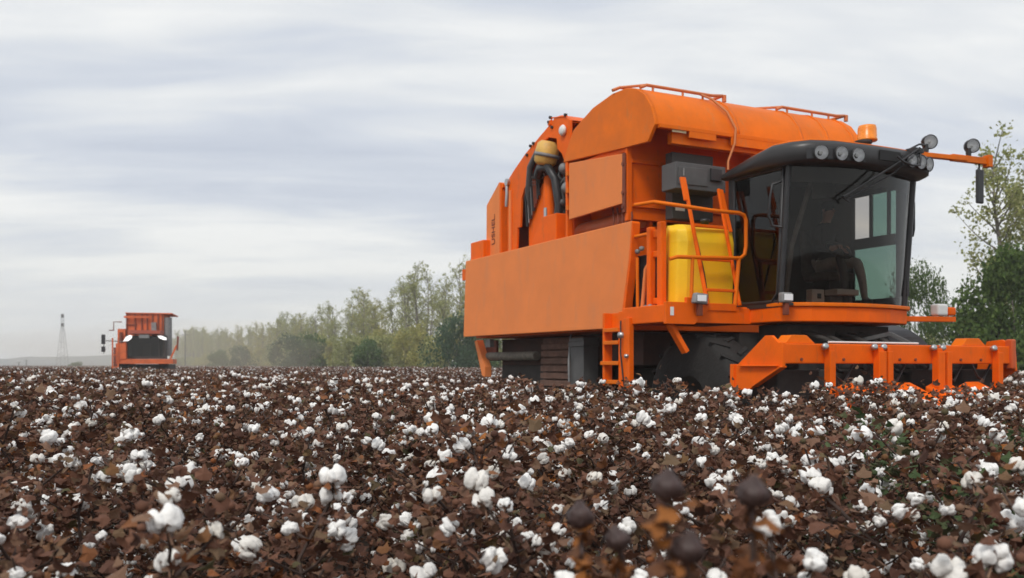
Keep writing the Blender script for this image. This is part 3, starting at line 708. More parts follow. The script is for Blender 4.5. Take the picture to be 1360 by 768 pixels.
def arc(cx, cz, r, a0, a1, n=10): return [(cx + r * math.cos(a0 + (a1 - a0) * i / n), cz + r * math.sin(a0 + (a1 - a0) * i / n)) for i in range(n + 1)]
fo = arc(.85, .93, .97, R(10), R(120)); fi = arc(.85, .93, .93, R(120), R(10))
P('mudguard', MB().prism(fo + fi, 2.95, 3.60), mat('worn_black_plastic', (.018, .014, .014), .5), bevel=.01)
P('axle_housing', MB().box(.45, 1.0, .9, 2.9, .65, 1.75), DK)
P('under_cab_frame', MB().box(1.0, 1.5, 1.2, 2.9, 1.2, 1.84).box(1.5, 2.4, 1.6, 1.75, 1.05, 1.3).box(1.5, 2.4, 2.5, 2.65, 1.05, 1.3), DK)
mb = MB()
for y in (1.45, 1.6, 2.0, 2.2, 2.4): mb.tube([(1.45, y, 1.75), (1.8, y + .05, 1.66), (2.15, y + .1, 1.5), (2.4, y + .1, 1.3)], .03, 8)
P('lift_hose', mb, DK, bevel=0)
P('lift_arm', MB().bar((1.6, 2.1, 1.62), (2.1, 2.25, 1.72), .04, .05).bar((2.1, 2.25, 1.72), (2.45, 2.45, 1.5), .04, .05), GY)

# -------- header
beam = P('header_beam', MB().box(2.46, 2.66, .08, 3.69, 1.365, 1.575), OR, bevel=.012)
sp = MB().prism([(2.40, 1.66), (2.50, 1.66), (2.60, 1.585), (2.665, 1.585), (2.665, 1.36), (2.665, 1.33), (2.25, 1.14), (2.0, .98), (1.91, .98), (1.93, 1.33)], .045, .085)
P('header_side_plate', sp, OR, beam, bevel=.006)
P('side_plate_flange', MB().bar((2.66, .06, 1.335), (2.22, .06, 1.12), .09, .02).box(2.02, 2.62, -.005, .04, 1.335, 1.35).box(1.87, 1.93, .02, .10, 1.05, 1.36), OR, beam)
P('header_side_plate', MB().prism([(2.30, 1.64), (2.50, 1.66), (2.66, 1.60), (2.68, 1.28), (2.3, 1.05), (2.0, 1.0)], 3.70, 3.74), OR, beam)
P('end_cap', MB().box(2.60, 2.70, 3.62, 3.698, 1.30, 1.66), mat('dark_orange_cap', (.55, .09, .015), .5), beam, bevel=.02)
for y0 in (.14, 2.86):
    P('beam_bracket', MB().prism([(y0, 1.577), (y0 + .09, 1.665), (y0 + .30, 1.665), (y0 + .42, 1.577)], 2.44, 2.60, 'x'), OT, beam)
for y in (.62, 1.34, 1.48, 2.27, 2.42, 3.30):
    wdd = .055 if y in (.62, 3.30) else (.085 if y in (1.34, 2.27) else .05)
    hg = P('hanger', MB().box(2.664, 2.74, y, y + wdd, .86, 1.54 if y != 2.42 else 1.49), OR, beam)
    P('hanger_flange', MB().box(2.74, 2.765, y - .012, y + wdd + .012, .88, 1.50), OR, hg)
    P('hanger_bolt', MB().lathe([(0, -.03), (.032, -.03), (.036, .02), (.02, .03), (0, .03)], (2.72, y - .045, 1.545), (1, -.3, .3), 10), M['steel'], hg, bevel=0)
# picking units: drum housings with pointed orange snouts between the rows
for i, yc in enumerate((1.05, 1.85, 2.45, 3.0)):
    hd = P('row_divider', MB().loft([[(2.62, yc - .25, .55), (2.62, yc + .25, .55), (2.62, yc + .24, 1.11), (2.62, yc + .1, 1.16), (2.62, yc - .1, 1.16), (2.62, yc - .24, 1.11)],
                               [(3.05, yc - .20, .50), (3.05, yc + .20, .50), (3.05, yc + .19, .92), (3.05, yc + .08, .98), (3.05, yc - .08, .98), (3.05, yc - .19, .92)],
                               [(3.75, yc - .04, .35), (3.75, yc + .04, .35), (3.75, yc + .04, .42), (3.75, yc + .02, .44), (3.75, yc - .02, .44), (3.75, yc - .04, .42)]]), OR, beam, bevel=.015)
for y0 in (.2, 1.25, 2.25, 3.1):
    P('picking_drum', MB().box(1.95, 2.42, y0, y0 + .6, .35, 1.30).lathe([(0, 0), (.16, 0), (.16, .12), (0, .12)], (2.2, y0 + .3, 1.30), (0, 0, 1), 16), DK, beam, bevel=.02)
mb = MB()
for y in (.3, 1.0, 1.9, 2.8): mb.tube([(2.35, y, 1.40), (2.3, y + .2, 1.28), (2.35, y + .45, 1.22), (2.3, y + .6, 1.3)], .02, 7)
P('header_hose', mb, BK, beam, bevel=0)
for y in (.75, 1.55, 2.5, 3.0):
    P('header_hose', MB().tube([(2.62, y, 1.36), (2.66, y + .05, 1.22), (2.60, y + .22, 1.16), (2.55, y + .34, 1.24), (2.6, y + .36, 1.36)], .014, 7), BK, beam, bevel=0)
for y in (.3, .9, 1.75, 2.0, 2.75, 3.1):
    P('bolt_head', MB().cyl((2.66, y, 1.41), (2.675, y, 1.41), .016, 8), M['rust_and_shade'], beam, bevel=0)
P('header_pipe', MB().tube([(2.45, .9, 1.60), (2.45, 2.3, 1.60)], .012, 6), M['white'], beam, bevel=0)

# ------------------------------------------------------------------ the far picker, seen head on.  local x = right, -y = towards the camera
YF = 55.0; XF = (190 - 680) / FPX * YF
r2 = empty('cotton_picker', (XF, YF, 0), R(14))
tag(r2, 'small distant orange cotton picker facing the camera with white headlights near the left horizon', 'cotton picker')
Q = lambda name, mb, m, parent=r2, **k: obj(name, mb, m, parent, **k)
FO = M['orange_far']
Q('chassis', MB().box(-1.2, 1.2, .2, 6, .9, 1.4), DK)
hp = Q('hopper', MB().box(-1.12, 1.02, 1.2, 4.6, 2.2, 4.42), FO, bevel=.03)
for x in (-1.1, -.62, -.25, .05, .35, .66, .9): Q('hopper_rib', MB().box(x, x + .06, 1.10, 1.2, 3.0, 4.40), M['rust_and_shade'], hp)
Q('hopper_rib', MB().box(-1.12, -.5, 1.13, 1.19, 3.72, 3.78), M['rust_and_shade'], hp)
Q('hopper_lid', MB().box(-1.14, 1.50, 1.1, 4.7, 4.42, 4.48).box(-1.2, .2, .98, 1.05, 4.15, 4.27), FO, hp)
Q('vent_hatch', MB().box(.32, .60, 1.05, 1.19, 3.3, 3.9), M['midgrey'], hp)
Q('intake_tower', MB().tube([(1.18, 1.5, 1.9), (1.18, 1.5, 4.22)], .27, 20), M['midgrey'], bevel=0)
Q('side_body', MB().box(-1.55, -1.12, 1.0, 5.0, 1.3, 3.5), FO)
Q('side_pod', MB().box(-1.85, -1.55, 1.5, 4.5, 1.1, 2.4), M['rust_and_shade'])
Q('side_duct', MB().tube([(-1.35, .9, 1.6), (-1.35, .9, 3.3)], .09, 10), M['rust_and_shade'], bevel=0)
Q('side_rail', MB().tube([(-1.3, .9, 3.9), (-1.75, .9, 3.9), (-1.75, .9, 3.4)], .03, 6).tube([(-1.75, .9, 3.4), (-2.0, .9, 3.4)], .03, 6), M['rust_and_shade'], bevel=0)
Q('platform', MB().box(-1.35, 1.75, -.9, 1.2, 1.42, 1.70).box(-1.35, -1.25, -.9, -.8, 1.4, 2.6).box(-1.2, -.8, -.95, .2, 1.7, 2.6), FO)
Q('ladder', MB().box(-1.55, -1.48, -1.0, -.9, .7, 2.9).box(-1.25, -1.18, -1.0, -.9, .7, 2.9).box(-1.5, -1.2, -1.0, -.95, 1.2, 1.26).box(-1.5, -1.2, -1.0, -.95, 1.9, 1.96), FO)
c2_ = Q('cab', MB().box(-.85, 1.25, -.5, .9, 1.72, 1.86).box(-.85, -.75, -.5, .9, 1.86, 3.1).box(1.15, 1.25, -.5, .9, 1.86, 3.1).box(-.75, 1.15, .8, .9, 1.86, 3.1).box(.92, .98, -.52, -.46, 1.86, 3.1), DK)
Q('windshield', MB().box(-.75, 1.15, -.49, -.47, 1.86, 3.0), M['glass'], c2_, bevel=0)
Q('driver_seat', MB().box(-.05, .45, .0, .45, 1.9, 2.6), M['seat'], c2_, bevel=.05)
Q('cab_visor', MB().box(-.7, 1.05, -.9, 1.0, 3.16, 3.36), mat('faded_red_paint', (.42, .09, .05), .6), c2_)
Q('roof_panel', MB().box(-.1, .45, -.95, -.4, 2.9, 3.1), M['midgrey'], c2_)
for pts_ in ([(-.98, 2.70), (-.70, 2.72), (-.50, 2.88), (-.46, 3.05), (-.62, 3.08), (-.82, 2.96)], [(.90, 3.06), (.98, 2.92), (1.22, 2.82), (1.42, 2.80), (1.40, 2.94), (1.12, 3.06)]):  # lamps cut to the slanted outline of their white glare
    lm = Q('work_lamp', MB().prism(pts_, -.95, -.85), M['white'], c2_, bevel=.02)
    Q('lens', MB().prism([(x * .9 + .1 * pts_[2][0], z * .9 + .1 * pts_[2][1]) for (x, z) in pts_], -.965, -.955), M['glow'], lm, bevel=0)
for (x, z0, z1) in ((-2.0, 2.55, 3.1), (-2.0, 2.1, 2.42)): Q('mirror', MB().box(x - .13, x + .08, -.9, -.8, z0, z1), BK, bevel=.03)
Q('mirror_arm', MB().tube([(-.9, -.6, 2.7), (-1.9, -.85, 2.75)], .03, 6).tube([(-2.0, -.85, 2.0), (-2.0, -.85, 3.1)], .025, 6), M['midgrey'], bevel=0)
Q('mirror', MB().prism([(1.93, 2.2), (2.03, 2.2), (2.08, 3.0), (1.98, 3.05)], -.9, -.82), M['rust_and_shade'])
Q('guard_rail', MB().bar((1.6, -.85, 1.7), (1.95, -.85, 2.5), .06, .1), FO)
for x in (-1.1, 1.1): Q('wheel', MB().lathe([(.35, -.25), (.75, -.25), (.8, -.15), (.8, .15), (.75, .25), (.35, .25)], (x, .5, .8), (1, 0, 0), 24), M['tyre'], bevel=0)
Q('header_beam', MB().box(-1.7, 1.7, -1.9, -1.7, .85, 1.02), FO)
for k in range(4): Q('row_divider', MB().loft([[(-1.5 + k - .2, -1.9, .5), (-1.5 + k + .2, -1.9, .5), (-1.5 + k + .2, -1.9, 1.1), (-1.5 + k - .2, -1.9, 1.1)], [(-1.5 + k - .04, -2.9, .35), (-1.5 + k + .04, -2.9, .35), (-1.5 + k + .04, -2.9, .45), (-1.5 + k - .04, -2.9, .45)]]), FO)

#@@TREES
# ------------------------------------------------------------------ trees
def leafmat(name, c0, c1, c2, scale=.35, rough=.7):
    m = D.materials.new(name); m.use_nodes = True; t = m.node_tree; b = t.nodes['Principled BSDF']
    g = t.nodes.new('ShaderNodeNewGeometry')
    r = t.nodes.new('ShaderNodeValToRGB'); t.links.new(g.outputs['Random Per Island'], r.inputs[0])
    e = r.color_ramp.elements; e[0].color = (*c0, 1); e[1].color = (*c2, 1); x = e.new(.5); x.color = (*c1, 1)
    t.links.new(r.outputs[0], b.inputs['Base Color']); b.inputs['Roughness'].default_value = rough
    b.inputs['Specular IOR Level'].default_value = .25
    tr = t.nodes.new('ShaderNodeBsdfTranslucent'); t.links.new(r.outputs[0], tr.inputs[0])
    mxs = t.nodes.new('ShaderNodeMixShader'); mxs.inputs[0].default_value = .38
    o = t.nodes['Material Output']
    t.links.new(b.outputs[0], mxs.inputs[1]); t.links.new(tr.outputs[0], mxs.inputs[2]); t.links.new(mxs.outputs[0], o.inputs[0])
    return m
LP = leafmat('poplar_leaves', (.21, .24, .08), (.33, .35, .12), (.46, .45, .22))
LPG = leafmat('grey_green_poplar_leaves', (.08, .11, .045), (.14, .17, .075), (.24, .26, .14))
LPA = leafmat('yellowing_leaves', (.26, .27, .075), (.38, .37, .11), (.48, .42, .16))
LB = leafmat('bush_leaves', (.06, .11, .035), (.09, .16, .05), (.15, .22, .075))
LBD = leafmat('dark_bush_leaves', (.04, .08, .042), (.06, .115, .058), (.09, .15, .07))
LBR = leafmat('bright_bush_leaves', (.045, .085, .02), (.075, .13, .03), (.14, .21, .05))
BARK = mat('pale_bark', (.20, .18, .15), .9, var=.3, vscale=3)

def leafquad(mb, p, s, rnd):
    a = Vector((rnd.gauss(0, 1), rnd.gauss(0, 1), rnd.gauss(0, .8))).normalized(); b = a.orthogonal().normalized()
    b = (Matrix.Rotation(rnd.random() * 6.28, 3, a) @ b); c = a.cross(b)
    l = s * rnd.uniform(.6, 1.3); ww = l * rnd.uniform(.5, .9)
    mb.add([p - b * l * .5, p + c * ww * .5 + a * l * .08, p + b * l * .5, p - c * ww * .5 + a * l * .08], [(0, 1, 2, 3)])

def poplar_meshes(seed, h, dens=1.0, leaf=.16, spread=.16, start=.18):
    rnd = random.Random(seed); tb = MB(); lb = MB()
    bend = [(rnd.uniform(-.3, .3) * z / h, rnd.uniform(-.3, .3) * z / h, z) for z in [h * i / 7 for i in range(8)]]
    tb.tube(bend, .012 * h + .03, 7, .012)
    def trunk(z):
        t = max(0, min(6.999, z / h * 7)); i = int(t); f = t - i
        return Vector(bend[i]) * (1 - f) + Vector(bend[i + 1]) * f
    nb = int(30 * dens) + 10
    for k in range(nb):
        z0 = h * (start + (.96 - start) * rnd.random() ** .9); p0 = trunk(z0); a = rnd.random() * 6.283
        rel = (z0 / h - start) / (1 - start)
        ln = h * spread * (.35 + 1.0 * math.sin(min(1, rel * .85 + .16) * math.pi)) * rnd.uniform(.55, 1.25)
        up = rnd.uniform(.5, 1.25)
        d = Vector((math.cos(a), math.sin(a), up)).normalized()
        pts = [p0]
        for j in range(1, 5):
            d = (d + Vector((rnd.gauss(0, .1), rnd.gauss(0, .1), .08))).normalized(); pts.append(pts[-1] + d * ln / 4)
        tb.tube(pts, .022 + ln * .008, 5, .006)
        ncl = max(2, int(ln * 2.4))
        for c in range(ncl):
            t = rnd.uniform(.25, 1.08) * 4; i = min(3, int(t)); f = t - i
            q = pts[i] * (1 - f) + pts[i + 1] * f + Vector((rnd.gauss(0, .14), rnd.gauss(0, .14), rnd.gauss(0, .14)))
            rr = rnd.uniform(.16, .42)
            for l in range(int(rnd.uniform(14, 30) * dens)):
                lp = q + Vector((rnd.gauss(0, rr * .5), rnd.gauss(0, rr * .5), rnd.gauss(0, rr * .6)))
                leafquad(lb, lp, leaf, rnd)
    return tb, lb

def bush_meshes(seed, h, wd, leaf=.15, n=5500):
    rnd = random.Random(seed); tb = MB(); lb = MB()
    for k in range(6):
        a = rnd.random() * 6.28; tb.tube([(0, 0, 0), (math.cos(a) * wd * .12, math.sin(a) * wd * .12, h * .3), (math.cos(a) * wd * .25, math.sin(a) * wd * .25, h * .65)], .07, 6, .015)
    lob = []
    for k in range(24):
        a = rnd.random() * 6.28; z = h * rnd.uniform(.18, .90); t = z / h
        rad = wd * .5 * math.sqrt(max(.05, 1 - ((t - .42) / .62) ** 2)) * rnd.uniform(.3, .98)
        lob.append((Vector((math.cos(a) * rad, math.sin(a) * rad, z)), wd * rnd.uniform(.08, .22)))
    lob.append((Vector((0, 0, h * .45)), wd * .33)); lob.append((Vector((rnd.uniform(-.1, .1) * wd, 0, h * .84)), wd * .15))
    for k in range(n):
        c, r = rnd.choice(lob)
        d = Vector((rnd.gauss(0, 1), rnd.gauss(0, 1), rnd.gauss(0, 1))).normalized()
        p = c + d * r * (rnd.uniform(.55, 1.0) if rnd.random() < .85 else rnd.uniform(1, 1.3)); p.z = max(.1, p.z)
        leafquad(lb, p, leaf, rnd)
    return tb, lb

def mk(name, tb, lb, lm):
    t = empty(name, (0, 0, 0))
    obj('trunk', tb, BARK, t, bevel=0)
    me = lb.mesh('crown', lm); o = D.objects.new('crown', me); C.objects.link(o); o.parent = t
    return t
def copy_tree(o, parent=None):
    c = o.copy(); C.objects.link(c)
    if parent: c.parent = parent
    for ch in list(o.children): copy_tree(ch, c)
    return c
used = set()
def inst(proto, x, y, s, rz, label, cat, group, name=None, sz=None):
    if proto.name in used: o = copy_tree(proto)
    else: o = proto; used.add(proto.name)
    o.location = (x, y, 0); o.rotation_euler = (0, 0, rz); o.scale = (s, s, sz or s)
    tag(o, label, cat, group); return o
rt = random.Random(11)
pops = [mk('poplar_tree', *poplar_meshes(20 + i, 10, (.75, .55, .65, .8)[i], .15, (.17, .14, .20, .16)[i], (.12, .3, .15, .2)[i]), LP) for i in range(4)]
popy = [mk('poplar_tree', *poplar_meshes(40 + i, 10, .75, .16, .17, .08), LPA) for i in range(2)]
# tree row: x = -7 - .45 (y - 98), running away to the left
def rowx(y, off=0): return -7 - .45 * (y - 98) + off
G1 = 'poplars in the tree row behind the field'
prof_px = [(240, 437), (300, 438), (350, 430), (380, 417), (420, 410), (450, 405), (470, 385), (500, 395), (530, 372), (560, 352), (600, 352), (640, 350), (720, 345)]
def topy(px):
    for (a, b) in zip(prof_px[:-1], prof_px[1:]):
        if a[0] <= px <= b[0]: return a[1] + (b[1] - a[1]) * (px - a[0]) / (b[0] - a[0])
    return 345 if px > 640 else 442
y = 84
k = 0
while y < 420:
    for off in ((0, 3.5) if y < 200 else (0, 4, 9)):
        yy = y + rt.uniform(-1.5, 1.5); x = rowx(yy, off + rt.uniform(-1, 1)); px = 680 + FPX * x / yy
        hgt = EYE + (485 - topy(px)) / FPX * yy
        hgt *= rt.uniform(.72, 1.06)
        pr = rt.choice(pops) if rt.random() < .72 else rt.choice(popy)
        far = yy > 210
        yel = pr in popy
        lab = ('small hazy poplar at the far left end of the tree row beside the distant picker' if far else
               ('yellowish green loose poplar in the tree row left of the big picker' if yel else 'tall slender grey green poplar in the tree row left of the big picker'))
        inst(pr, x, yy, hgt / 10, rt.random() * 6.28, lab, 'tree', 'far poplars of the tree row' if far else ('yellowish poplars of the tree row' if yel else G1))
        k += 1
    y += 3.2 if y < 200 else 7
# bushes in front of the row
bushes = [mk('bush', *bush_meshes(60 + i, 4, (4.2, 5.0, 3.6)[i], .22, 5200), (LB, LBD, LB)[i]) for i in range(3)]
def bush_at(px, pxw, topp, y, proto, label, group=None, cat='bush'):
    x = (px - 680) / FPX * y; h = EYE + (485 - topp) / FPX * y; wdt = pxw / FPX * y
    base = (4.2, 5.0, 3.6)[bushes.index(proto)] if proto in bushes else 4
    return inst(proto, x, y, wdt / base, rt.random() * 6.28, label, cat, group, sz=h / 4)
bush_at(600, 70, 422, 78, bushes[1], 'dark green rounded bush just left of the picker rear panel')
bush_at(640, 60, 440, 80, bushes[0], 'green bush half hidden behind the picker rear guard')
bush_at(489, 46, 451, 92, bushes[2], 'small round green bush alone in front of the pale poplars')
bush_at(382, 46, 447, 110, bushes[1], 'dark broad bush, left one of the touching pair in front of the poplars')
bush_at(410, 50, 444, 114, bushes[0], 'dark broad bush, right one of the touching pair in front of the poplars')
bush_at(322, 36, 461, 150, bushes[1], 'low dark bush where the tree row starts to fade')
bush_at(290, 34, 466, 170, bushes[0], 'low green bush left of the fading tree row bushes')
bush_at(101, 18, 481, 190, bushes[2], 'small lone dark bush on the horizon right of the lattice mast')
G2 = 'light undergrowth shrubs along the tree row'
yb = 82; shr = [mk('shrub', *bush_meshes(80 + i, 4, 4, .22, 3600), (LPA, LP)[i]) for i in range(2)]
while yb < 400:
    x = rowx(yb, rt.uniform(-4, -1)); inst(rt.choice(shr), x, yb, rt.uniform(.9, 1.35) * (1 if yb < 200 else 1.3), rt.random() * 6.28, 'pale olive shrub in the undergrowth below the poplars', 'shrub', G2, sz=rt.uniform(.7, 1.25) * (1.15 if yb < 200 else .9))
    yb += 4.0 if yb < 200 else 8
# right of the picker
bb = mk('bush', *bush_meshes(91, 4, 4, .13, 9000), LBR)
x = (1222 - 680) / FPX * 43
inst(bb, x, 43, .66, 1.0, 'bright green rounded bush between the cab and the right frame edge', 'bush', None, sz=(EYE + (485 - 357) / FPX * 43) / 4)
bb = mk('bush', *bush_meshes(94, 4, 4, .13, 34000), LBR)
x = (1356 - 680) / FPX * 32
inst(bb, x, 32, 1.0, 2.2, 'large dense green bush at the right edge behind the header', 'bush', None, sz=(EYE + (485 - 328) / FPX * 32) / 4)
bb = mk('bush', *bush_meshes(95, 4, 4, .16, 9000), LB)
inst(bb, 21.5, 36, 1.1, 2.9, 'dark green bush just past the right frame edge behind the large bush', 'bush', None, sz=1.3)
pp = mk('poplar_tree', *poplar_meshes(71, 10.6, 1.05, .15, .15, .16), LP)
inst(pp, (1326 - 680) / FPX * 36, 36, 1.0, .8, 'tall sparse poplar with gaps in its crown behind the lamp arm', 'tree', None, sz=.98)
pp = mk('poplar_tree', *poplar_meshes(75, 11.4, 1.05, .15, .14, .18), LP)
inst(pp, (1385 - 680) / FPX * 37, 37, 1.0, 2.0, 'tall poplar cut by the right frame edge, leaves reaching highest', 'tree', None)
lo = mk('shrub', *bush_meshes(97, 4, 4, .10, 1500), LP)
inst(lo, (1245 - 680) / FPX * 40, 40, .55, .2, 'thin loose shrub showing sky below the outrigger lamp', 'shrub', None, sz=.66)

# ------------------------------------------------------------------ mast and posts far left
YM = 330.0
def mast(px, topp, y, wb, name, label, cat, heads=True):
    x = (px - 680) / FPX * y; h = EYE + (485 - topp) / FPX * y
    t = empty(name, (x, y, 0)); tag(t, label, cat)
    m = MB(); hw = wb / 2; tw = .35
    ht = h * .8
    for sx_ in (-1, 1):
        for sy_ in (-1, 1): m.tube([(sx_ * hw, sy_ * hw, 0), (sx_ * tw, sy_ * tw, ht), (sx_ * tw, sy_ * tw, h * .97)], .065, 5)
    n = 10
    for i in range(n):
        z0 = ht * i / n; z1 = ht * (i + 1) / n
        a0 = hw + (tw - hw) * i / n; a1 = hw + (tw - hw) * (i + 1) / n
        for s in (-1, 1):
            m.tube([(-a0, s * a0, z0), (a1, s * a1, z1)], .03, 4); m.tube([(s * a0, -a0, z0), (s * a1, a1, z1)], .03, 4)
            if i % 3 == 0: m.tube([(-a0, s * a0, z0), (a0, s * a0, z0)], .06, 4)
    obj('lattice', m, M['midgrey'], t, bevel=0)
    if heads:
        obj('antenna_box', MB().box(-.36, .36, -.36, .36, h * .77, h * .83), DK, t)
        obj('antenna_box', MB().box(-.34, .34, -.34, .34, h * .93, h), DK, t)
    return t
mast(83, 417, YM, 3.2, 'lattice_mast', 'tall thin lattice mast with two dark antenna boxes near the left edge', 'mast')
def post(px, topp, y, r, label):
    x = (px - 680) / FPX * y; h = EYE + (485 - topp) / FPX * y
    t = empty('utility_pole', (x, y, 0)); tag(t, label, 'pole')
    obj('pole', MB().tube([(0, 0, 0), (0, 0, h)], r, 8, r * .7), M['grey'], t, bevel=0)
    obj('crossarm', MB().box(-1.0, 1.0, -.06, .06, h * .9, h * .9 + .12), M['grey'], t)
post(246, 440, 200, .14, 'slim grey pole just right of the distant picker')
post(35, 478, 420, .3, 'short faint pole left of the mast, taller of the horizon poles')
post(25, 481, 400, .3, 'short faint pole nearest the left frame edge')

#@@COTTON
# ------------------------------------------------------------------ cotton
def colmat(name, stops, rough=.8, transl=.15):
    m = D.materials.new(name); m.use_nodes = True; t = m.node_tree; b = t.nodes['Principled BSDF']
    g = t.nodes.new('ShaderNodeNewGeometry'); oi = t.nodes.new('ShaderNodeObjectInfo')
    ad = t.nodes.new('ShaderNodeMath'); ad.operation = 'ADD'; t.links.new(g.outputs['Random Per Island'], ad.inputs[0]); t.links.new(oi.outputs['Random'], ad.inputs[1])
    fr = t.nodes.new('ShaderNodeMath'); fr.operation = 'FRACT'; t.links.new(ad.outputs[0], fr.inputs[0])
    r = t.nodes.new('ShaderNodeValToRGB'); t.links.new(fr.outputs[0], r.inputs[0])
    e = r.color_ramp.elements; e[0].position = 0; e[0].color = (*stops[0][1], 1); e[1].position = stops[-1][0]; e[1].color = (*stops[-1][1], 1)
    for (p, c) in stops[1:-1]: q = e.new(p); q.color = (*c, 1)
    t.links.new(r.outputs[0], b.inputs['Base Color']); b.inputs['Roughness'].default_value = rough; b.inputs['Specular IOR Level'].default_value = .3
    if transl:
        tr = t.nodes.new('ShaderNodeBsdfTranslucent'); t.links.new(r.outputs[0], tr.inputs[0])
        mxs = t.nodes.new('ShaderNodeMixShader'); mxs.inputs[0].default_value = transl; o = t.nodes['Material Output']
        t.links.new(b.outputs[0], mxs.inputs[1]); t.links.new(tr.outputs[0], mxs.inputs[2]); t.links.new(mxs.outputs[0], o.inputs[0])
    return m
BR = [(0, (.055, .024, .016)), (.2, (.125, .054, .033)), (.4, (.19, .088, .054)), (.55, (.090, .040, .027)), (.72, (.23, .130, .083)), (.86, (.14, .090, .050)), (.92, (.27, .092, .032)), (.96, (.09, .085, .04)), (1.0, (.13, .056, .035))]
LEAF = colmat('dry_cotton_leaves', BR)
STEM = mat('cotton_stem_bark', (.055, .032, .024), .8, var=.3, vscale=20)
BUR = colmat('dry_bur_shell', [(0, (.20, .11, .07)), (.5, (.34, .21, .14)), (1.0, (.12, .06, .04))], .7, 0)
CLOSED = mat('dark_closed_boll_skin', (.055, .03, .026), .55, var=.35, vscale=40, bump=.3, bscale=60)
RUSTL = colmat('rusty_orange_leaves', [(0, (.18, .07, .025)), (.5, (.36, .13, .03)), (.6, (.12, .06, .035)), (1.0, (.15, .055, .02))])
GREENL = colmat('green_cotton_leaves', [(0, (.05, .08, .03)), (.5, (.08, .11, .045)), (1.0, (.10, .085, .045))])
LINT = D.materials.new('cotton_lint'); LINT.use_nodes = True
_t = LINT.node_tree; _b = _t.nodes['Principled BSDF']; _b.inputs['Roughness'].default_value = .95; _b.inputs['Specular IOR Level'].default_value = .1
_b.inputs['Subsurface Weight'].default_value = .0
_o = _t.nodes.new('ShaderNodeTexCoord'); _n = _t.nodes.new('ShaderNodeTexNoise'); _n.inputs['Scale'].default_value = 90; _n.inputs['Detail'].default_value = 3
_t.links.new(_o.outputs['Object'], _n.inputs['Vector'])
_bp = _t.nodes.new('ShaderNodeBump'); _bp.inputs['Strength'].default_value = .55; _bp.inputs['Distance'].default_value = .006
_t.links.new(_n.outputs['Fac'], _bp.inputs['Height']); _t.links.new(_bp.outputs[0], _b.inputs['Normal'])
_oi = _t.nodes.new('ShaderNodeObjectInfo'); _r = _t.nodes.new('ShaderNodeValToRGB'); _t.links.new(_oi.outputs['Random'], _r.inputs[0])
_r.color_ramp.elements[0].color = (.70, .66, .60, 1); _r.color_ramp.elements[1].color = (.86, .85, .83, 1); _q = _r.color_ramp.elements.new(.3); _q.color = (.83, .81, .78, 1)
_t.links.new(_r.outputs[0], _b.inputs['Base Color'])

_ico = {}
def ico(sub):
    if sub not in _ico:
        b = bmesh.new(); bmesh.ops.create_icosphere(b, subdivisions=sub, radius=1)
        b.verts.ensure_lookup_table()
        _ico[sub] = ([v.co.copy() for v in b.verts], [[v.index for v in f.verts] for f in b.faces]); b.free()
    return _ico[sub]
def lint(mb, rnd, sub, s=1.0, M4=None, nl=None):
    vs0, fs0 = ico(sub); M4 = M4 or Matrix.Identity(4); mb.smooth = True
    nl = nl or rnd.choice([3, 4, 4, 5]); ph = rnd.random() * 6.28
    for k in range(nl):
        a = ph + 2 * math.pi * k / nl + rnd.uniform(-.2, .2); droop = rnd.uniform(-.35, .25)
        c = Vector((math.cos(a) * .018, math.sin(a) * .018, .016 + droop * .022)) * s
        off = Vector((rnd.random() * 9, rnd.random() * 9, k * 3.1))
        rad = Vector((.018, .017, .025)) * rnd.uniform(.70, 1.2) * s
        vs = []
        for v in vs0:
            n1 = mnoise.noise(v * 1.3 + off) * .40 + (mnoise.noise(v * 3.4 + off) * .13 if sub > 2 else 0)
            q = Vector((v.x * rad.x, v.y * rad.y, v.z * rad.z)) * (1 + n1) + c
            vs.append(M4 @ q)
        mb.add(vs, fs0)
    mb.smooth = False
def bur(mb, rnd, s=1.0, M4=None):
    M4 = M4 or Matrix.Identity(4); n = rnd.choice([4, 5]); ph = rnd.random() * 6.28
    for k in range(n):
        a = ph + 2 * math.pi * k / n; d = Vector((math.cos(a), math.sin(a), 0)); e_ = Vector((-math.sin(a), math.cos(a), 0)); L_ = rnd.uniform(.030, .040) * s
        p = [Vector((0, 0, -.008)) * s, d * L_ * .5 + e_ * .011 * s + Vector((0, 0, -.006)) * s, d * L_ + Vector((0, 0, .007)) * s, d * L_ * .5 - e_ * .011 * s + Vector((0, 0, -.006)) * s]
        mb.add([M4 @ q for q in p], [(0, 1, 2), (0, 2, 3)])
    mb.tube([M4 @ Vector((0, 0, -.006)) * 1, M4 @ Vector((0, 0, -.04 * s))], .003 * s, 5)
def leaf(mb, rnd, p, s, lod=0):
    yaw = rnd.random() * 6.283; pit = rnd.uniform(-1.1, .5); rol = rnd.uniform(-.9, .9)
    m4 = Matrix.Translation(p) @ Matrix.Rotation(yaw, 4, 'Z') @ Matrix.Rotation(pit, 4, 'Y') @ Matrix.Rotation(rol, 4, 'X')
    c = rnd.uniform(-.45, .45); k = rnd.uniform(.2, .8) * (1 if rnd.random() < .7 else -1)
    if lod: pts = [(0, 0, 0), (.45, .42, c * .4), (1, 0, k * .4), (.45, -.42, c * .4)]; fs = [(0, 1, 2), (0, 2, 3)]
    else:
        pts = [(0, 0, 0), (.10, .42, c * .45), (.50, .50, c * .75 - .1), (.62, .22, k * .25), (1.05, .0 + rnd.uniform(-.15, .15), k * .55), (.62, -.22, k * .25), (.50, -.5, c * .75 + .1), (.10, -.42, c * .4), (.42, 0, .12 + k * .1)]
        fs = [(8, 0, 1), (8, 1, 2), (8, 2, 3), (8, 3, 4), (8, 4, 5), (8, 5, 6), (8, 6, 7), (8, 7, 0)]
    mb.add([m4 @ (Vector(q) * s) for q in pts], fs)

